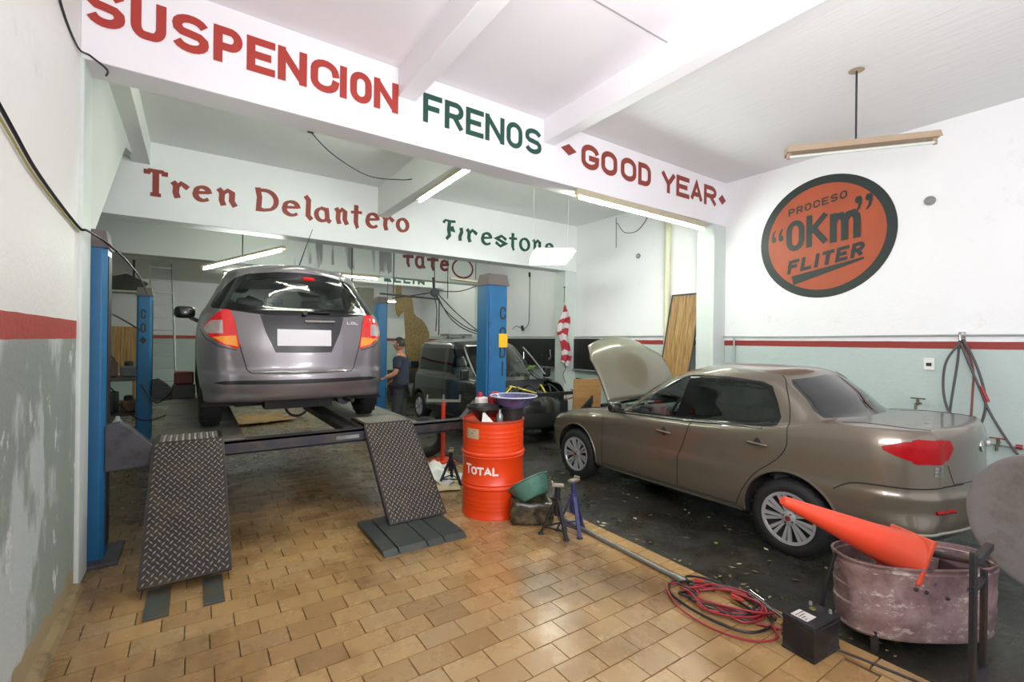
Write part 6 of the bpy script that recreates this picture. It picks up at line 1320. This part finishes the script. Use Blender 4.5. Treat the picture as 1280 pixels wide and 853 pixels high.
t = thing('spray_bottle', 'white and blue plastic bottle on the floor behind the first lift post', 'bottle', (-.98, 9.2, 0)); bm = NB(); lathe(bm, [(0, 0), (.06, 0), (.065, .02), (.065, .18), (.03, .24), (.025, .27), (0, .27)], 18, (-.95, 9.2, .30)); finish(bm, 'body', M('bottle_white', 'CDD3DA', .35), t, smooth='yes')
bm = NB(); lathe(bm, [(.067, 0), (.067, .10)], 18, (-.95, 9.2, .36)); finish(bm, 'label', M('bottle_blue', '2C4E9A', .4), t, smooth='yes')
bm = NB(); bx(bm, -1.15, -.85, 9.05, 9.35, 0, .30); tag(finish(bm, 'crate', M('crate_black', '202224', .6, var=.3), bevel=.01), 'black crate under the white and blue bottle', 'crate')
bm = NB(); bx(bm, -.27, .02, 8.55, 9.05, PZ + .001, PZ + .20); tag(finish(bm, 'tool_case', M('case_dark', '3A3C3A', .5, metal=.2, var=.3), bevel=.01), 'dark grey tool case on the left runway beside the car', 'tool case')
bm = NB(); bx(bm, -.25, .0, 8.65, 8.95, PZ + .202, PZ + .40); tag(finish(bm, 'tool_case', M('case_red', '6A2A26', .5, var=.3), bevel=.03), 'dark red bag on top of the tool case on the runway', 'bag')
for k, P in enumerate((((-.72, 9.75, 1.0), (-.5, 9.6, .7), (-.25, 9.5, .95)), ((-.95, 9.3, .75), (-.7, 9.5, .45), (-.4, 9.4, .5), (-.3, 9.4, .65)), ((-.75, 9.8, 1.9), (-.85, 8.0, 2.05), (-.8, 6.0, 2.05)))):
    bm = NB(); tube(bm, P, .012, 6, smooth=6); tag(finish(bm, 'hydraulic_hose', WIRE), ('black hose sagging from the rear left post', 'black hose looping near the floor at the rear left post', 'black hose linking the two left posts')[k], 'hose')
t = thing('high_shelf', 'small shelf of dark scraps high at the back left', 'shelf', (-1.5, 12.7, 2.7)); bm = NB(); bx(bm, -2.3, -1.0, 12.7, 13.2, 2.72, 2.76); finish(bm, 'board', M('shelf_pale', 'A8A498', .6), t)
for x in (-2.2, -1.1): bm = NB(); bx(bm, x - .02, x + .02, 12.95, 12.99, 2.76, 3.45); finish(bm, 'hanger', IRON, t)
bm = NB(); prism(bm, [(-2.0, 2.762), (-1.0, 2.762), (-.85, 2.95), (-1.2, 3.12), (-1.4, 3.05), (-1.9, 3.1)], lambda u, v, w: Vector((u, 12.75 + w, v)), .3); tag(finish(fixn(bm), 'scrap_bundle', M('scrap_dark', '35342C', .7, var=.4)), 'dark bundle of scraps on the high back shelf', 'bundle')

# ------------------------------------------------------------------ leaves and litter on the asphalt
bm = NB(); r5 = random.Random(11)
for k in range(170):
    x, y = r5.uniform(3.3, 4.6), r5.uniform(.9, 6.0); s_ = r5.uniform(.008, .028); a = r5.uniform(0, 6.3)
    if r5.random() < .25: x = 3.27 + r5.random() * .1
    P = [Vector((x + s_ * cos(a + b) * l, y + s_ * sin(a + b) * l, .004 + r5.uniform(0, .008))) for b, l in ((0, 1.4), (1.3, .6), (3.1, 1.2), (4.9, .6))]
    vs = [bm.verts.new(p) for p in P]; bm.faces.new(vs)
lm = NT('dry_leaf'); g = lm.new('ShaderNodeNewGeometry'); lm.col(lm.ramp(g.outputs['Random Per Island'], [(0, lin('8E7A4A')), (.5, lin('6A5A38')), (.8, lin('A8A08A')), (1, lin('C8C0A8'))])); lm.set(rough=.7)
o = finish(bm, 'leaf_litter', lm.m); o['kind'] = 'stuff'; tag(o, 'scattered dry leaves and paper bits on the dark floor', 'litter')

# ------------------------------------------------------------------ the mechanic behind the hatchback
def skin_chain(nodes, edges, root=0, sub=2):
    me = bpy.data.meshes.new('sk'); me.from_pydata([n[0] for n in nodes], edges, []); o = bpy.data.objects.new('sk', me); COL.objects.link(o)
    md = o.modifiers.new('s', 'SKIN'); md.use_smooth_shade = True
    for i, n in enumerate(nodes): me.skin_vertices[0].data[i].radius = (n[1], n[2] if len(n) > 2 else n[1])
    me.skin_vertices[0].data[root].use_root = True
    o.modifiers.new('u', 'SUBSURF').levels = sub
    dg = bpy.context.evaluated_depsgraph_get(); dg.update(); m2 = bpy.data.meshes.new_from_object(o.evaluated_get(dg)); bpy.data.objects.remove(o); return m2
def put(me, name, mat, parent):
    me.materials.clear(); me.materials.append(mat); me.shade_smooth(); o = bpy.data.objects.new(name, me); COL.objects.link(o); o.parent = parent; return o
man = thing('person', 'person in navy shirt and dark trousers standing behind the silver hatchback', 'person', (3.14, 8.2, 0), rad(55), world=False)
SKIN = M('skin', 'A8735A', .5, var=.06); NAVY = M('navy_cloth', '232A3A', .8, var=.15); TROU = M('trouser_cloth', '2A2E30', .8, var=.15); HAIR = M('dark_hair', '1E1814', .6, var=.3, vscale=30)
N_ = [((0, 0, 1.0), .15, .11), ((0, .0, 1.18), .145, .11), ((0, .01, 1.36), .165, .115), ((0, .01, 1.46), .13, .09), ((0, .02, 1.53), .058), ((0, .035, 1.60), .055),
      ((.10, 0, .93), .10), ((.11, .01, .52), .075), ((.11, -.02, .10), .05), ((-.10, 0, .93), .10), ((-.12, .06, .52), .075), ((-.12, .02, .10), .05),
      ((.19, .0, 1.44), .062), ((.24, .03, 1.18), .05), ((.25, .20, 1.02), .036), ((-.19, .0, 1.44), .062), ((-.24, .04, 1.18), .05), ((-.22, .24, 1.10), .036),
      ((.11, .14, .045), .045), ((-.12, .18, .045), .045)]
E_ = [(0, 1), (1, 2), (2, 3), (3, 4), (4, 5), (0, 6), (6, 7), (7, 8), (0, 9), (9, 10), (10, 11), (3, 12), (12, 13), (13, 14), (3, 15), (15, 16), (16, 17), (8, 18), (11, 19)]
put(skin_chain(N_, E_), 'body', SKIN, man)
put(skin_chain([((0, 0, .90), .21, .16), ((0, 0, 1.02), .20, .155), ((0, 0, 1.18), .195, .15), ((0, .01, 1.36), .215, .155), ((0, .01, 1.46), .15, .105), ((.19, 0, 1.445), .085), ((.235, .02, 1.24), .075), ((-.19, 0, 1.445), .085), ((-.235, .02, 1.24), .075)], [(0, 1), (1, 2), (2, 3), (3, 4), (4, 5), (5, 6), (4, 7), (7, 8)]), 'shirt', NAVY, man)
put(skin_chain([((0, 0, .96), .185, .145), ((.10, 0, .88), .125), ((.115, .01, .52), .088), ((.115, -.02, .12), .068), ((-.10, 0, .88), .125), ((-.125, .06, .52), .088), ((-.125, .02, .12), .068)], [(0, 1), (1, 2), (2, 3), (0, 4), (4, 5), (5, 6)]), 'trousers', TROU, man)
bm = NB(); bmesh.ops.create_uvsphere(bm, u_segments=28, v_segments=20, radius=1)
for v in bm.verts:
    x, y, z = v.co; v.co = Vector((x * .078 * (1 - .18 * max(0, -z)), y * .098, z * .122))
    if y > .5: v.co.y += .022 * math.exp(-((z + .12) ** 2) / .03 - (x / .22) ** 2) + .006 * math.exp(-((z + .45) ** 2) / .01 - (x / .35) ** 2) - .008 * math.exp(-((z - .08) ** 2) / .01) * (math.exp(-((abs(x) - .38) ** 2) / .02))
bmesh.ops.translate(bm, vec=(0, .045, 1.70), verts=bm.verts); hdm = finish(bm, 'head', SKIN, man, smooth='all')
for sd in (1, -1):
    bm = NB(); bmesh.ops.create_uvsphere(bm, u_segments=12, v_segments=8, radius=.012); bmesh.ops.translate(bm, vec=(.030 * sd, .128, 1.712), verts=bm.verts); finish(bm, 'eye', M('eye_white', 'D8D8D4', .2), hdm, smooth='all')
    bm = NB(); bmesh.ops.create_uvsphere(bm, u_segments=12, v_segments=8, radius=1); bmesh.ops.scale(bm, vec=(.010, .02, .032), verts=bm.verts); bmesh.ops.translate(bm, vec=(.079 * sd, .04, 1.70), verts=bm.verts); finish(bm, 'ear', SKIN, hdm, smooth='all')
bm = NB(); bmesh.ops.create_uvsphere(bm, u_segments=28, v_segments=20, radius=1)
bmesh.ops.delete(bm, geom=[v for v in bm.verts if v.co.z < -.35 or (v.co.y > .35 and v.co.z < .42)], context='VERTS'); bmesh.ops.scale(bm, vec=(.087, .108, .130), verts=bm.verts); bmesh.ops.translate(bm, vec=(0, .040, 1.706), verts=bm.verts); finish(bm, 'hair', HAIR, man, smooth='all')
bm = NB(); tube(bm, [(-.022, .136, 1.652), (0, .141, 1.650), (.022, .136, 1.652)], .005, 6); finish(bm, 'mouth', M('lip', '7A4438', .5), hdm)
for sd, w_ in ((1, Vector((.25, .20, 1.02))), (-1, Vector((-.22, .24, 1.10)))):
    d = (Vector((sd * .02, .10, -.05))).normalized(); s2 = Vector((1, 0, 0)); nodes = [(tuple(w_), .03, .022), (tuple(w_ + d * .05), .038, .018), (tuple(w_ + d * .09), .036, .015)]
    ed = [(0, 1), (1, 2)]
    put(skin_chain(nodes, ed), 'hand', SKIN, man)
    for k in range(4):
        o0 = w_ + d * .088 + s2 * (-.027 + .018 * k); l = (.07, .08, .076, .06)[k]
        put(skin_chain([(tuple(o0), .0085), (tuple(o0 + d * l * .5 + Vector((0, 0, -.008))), .008), (tuple(o0 + d * l * .85 + Vector((0, 0, -.03))), .007)], [(0, 1), (1, 2)], sub=1), 'finger', SKIN, man)
    o0 = w_ + d * .035 - s2 * .03 * sd; put(skin_chain([(tuple(o0), .011), (tuple(o0 - s2 * .025 * sd + d * .03), .010), (tuple(o0 - s2 * .03 * sd + d * .06), .008)], [(0, 1), (1, 2)], sub=1), 'thumb', SKIN, man)
bm = NB()
for sd, y in ((1, .07), (-1, .11)): box(bm, (sd * .115, y, .05), (.10, .29, .10))
for x, y, nm in ((.115, .07, 'shoe'), (-.12, .11, 'shoe')):
    b2 = NB(); box(b2, (x, y, .05), (.105, .30, .10)); finish(b2, nm, BLACK, man, bevel=.03)
bm.free()
# ------------------------------------------------------------------ to metres
for o in list(bpy.data.objects):
    if o.parent is None:
        if o.type == 'LIGHT':
            o.data.energy *= K * K; o.location *= K
            if o.data.type == 'AREA': o.data.size *= K; o.data.size_y *= K
            else: o.data.shadow_soft_size *= K
        elif o.type == 'CAMERA':
            mm_ = o.matrix_world.copy(); mm_.translation *= K; o.matrix_world = mm_
        else:
            o.location *= K; o.scale *= K
    if '_w' in o: del o['_w']
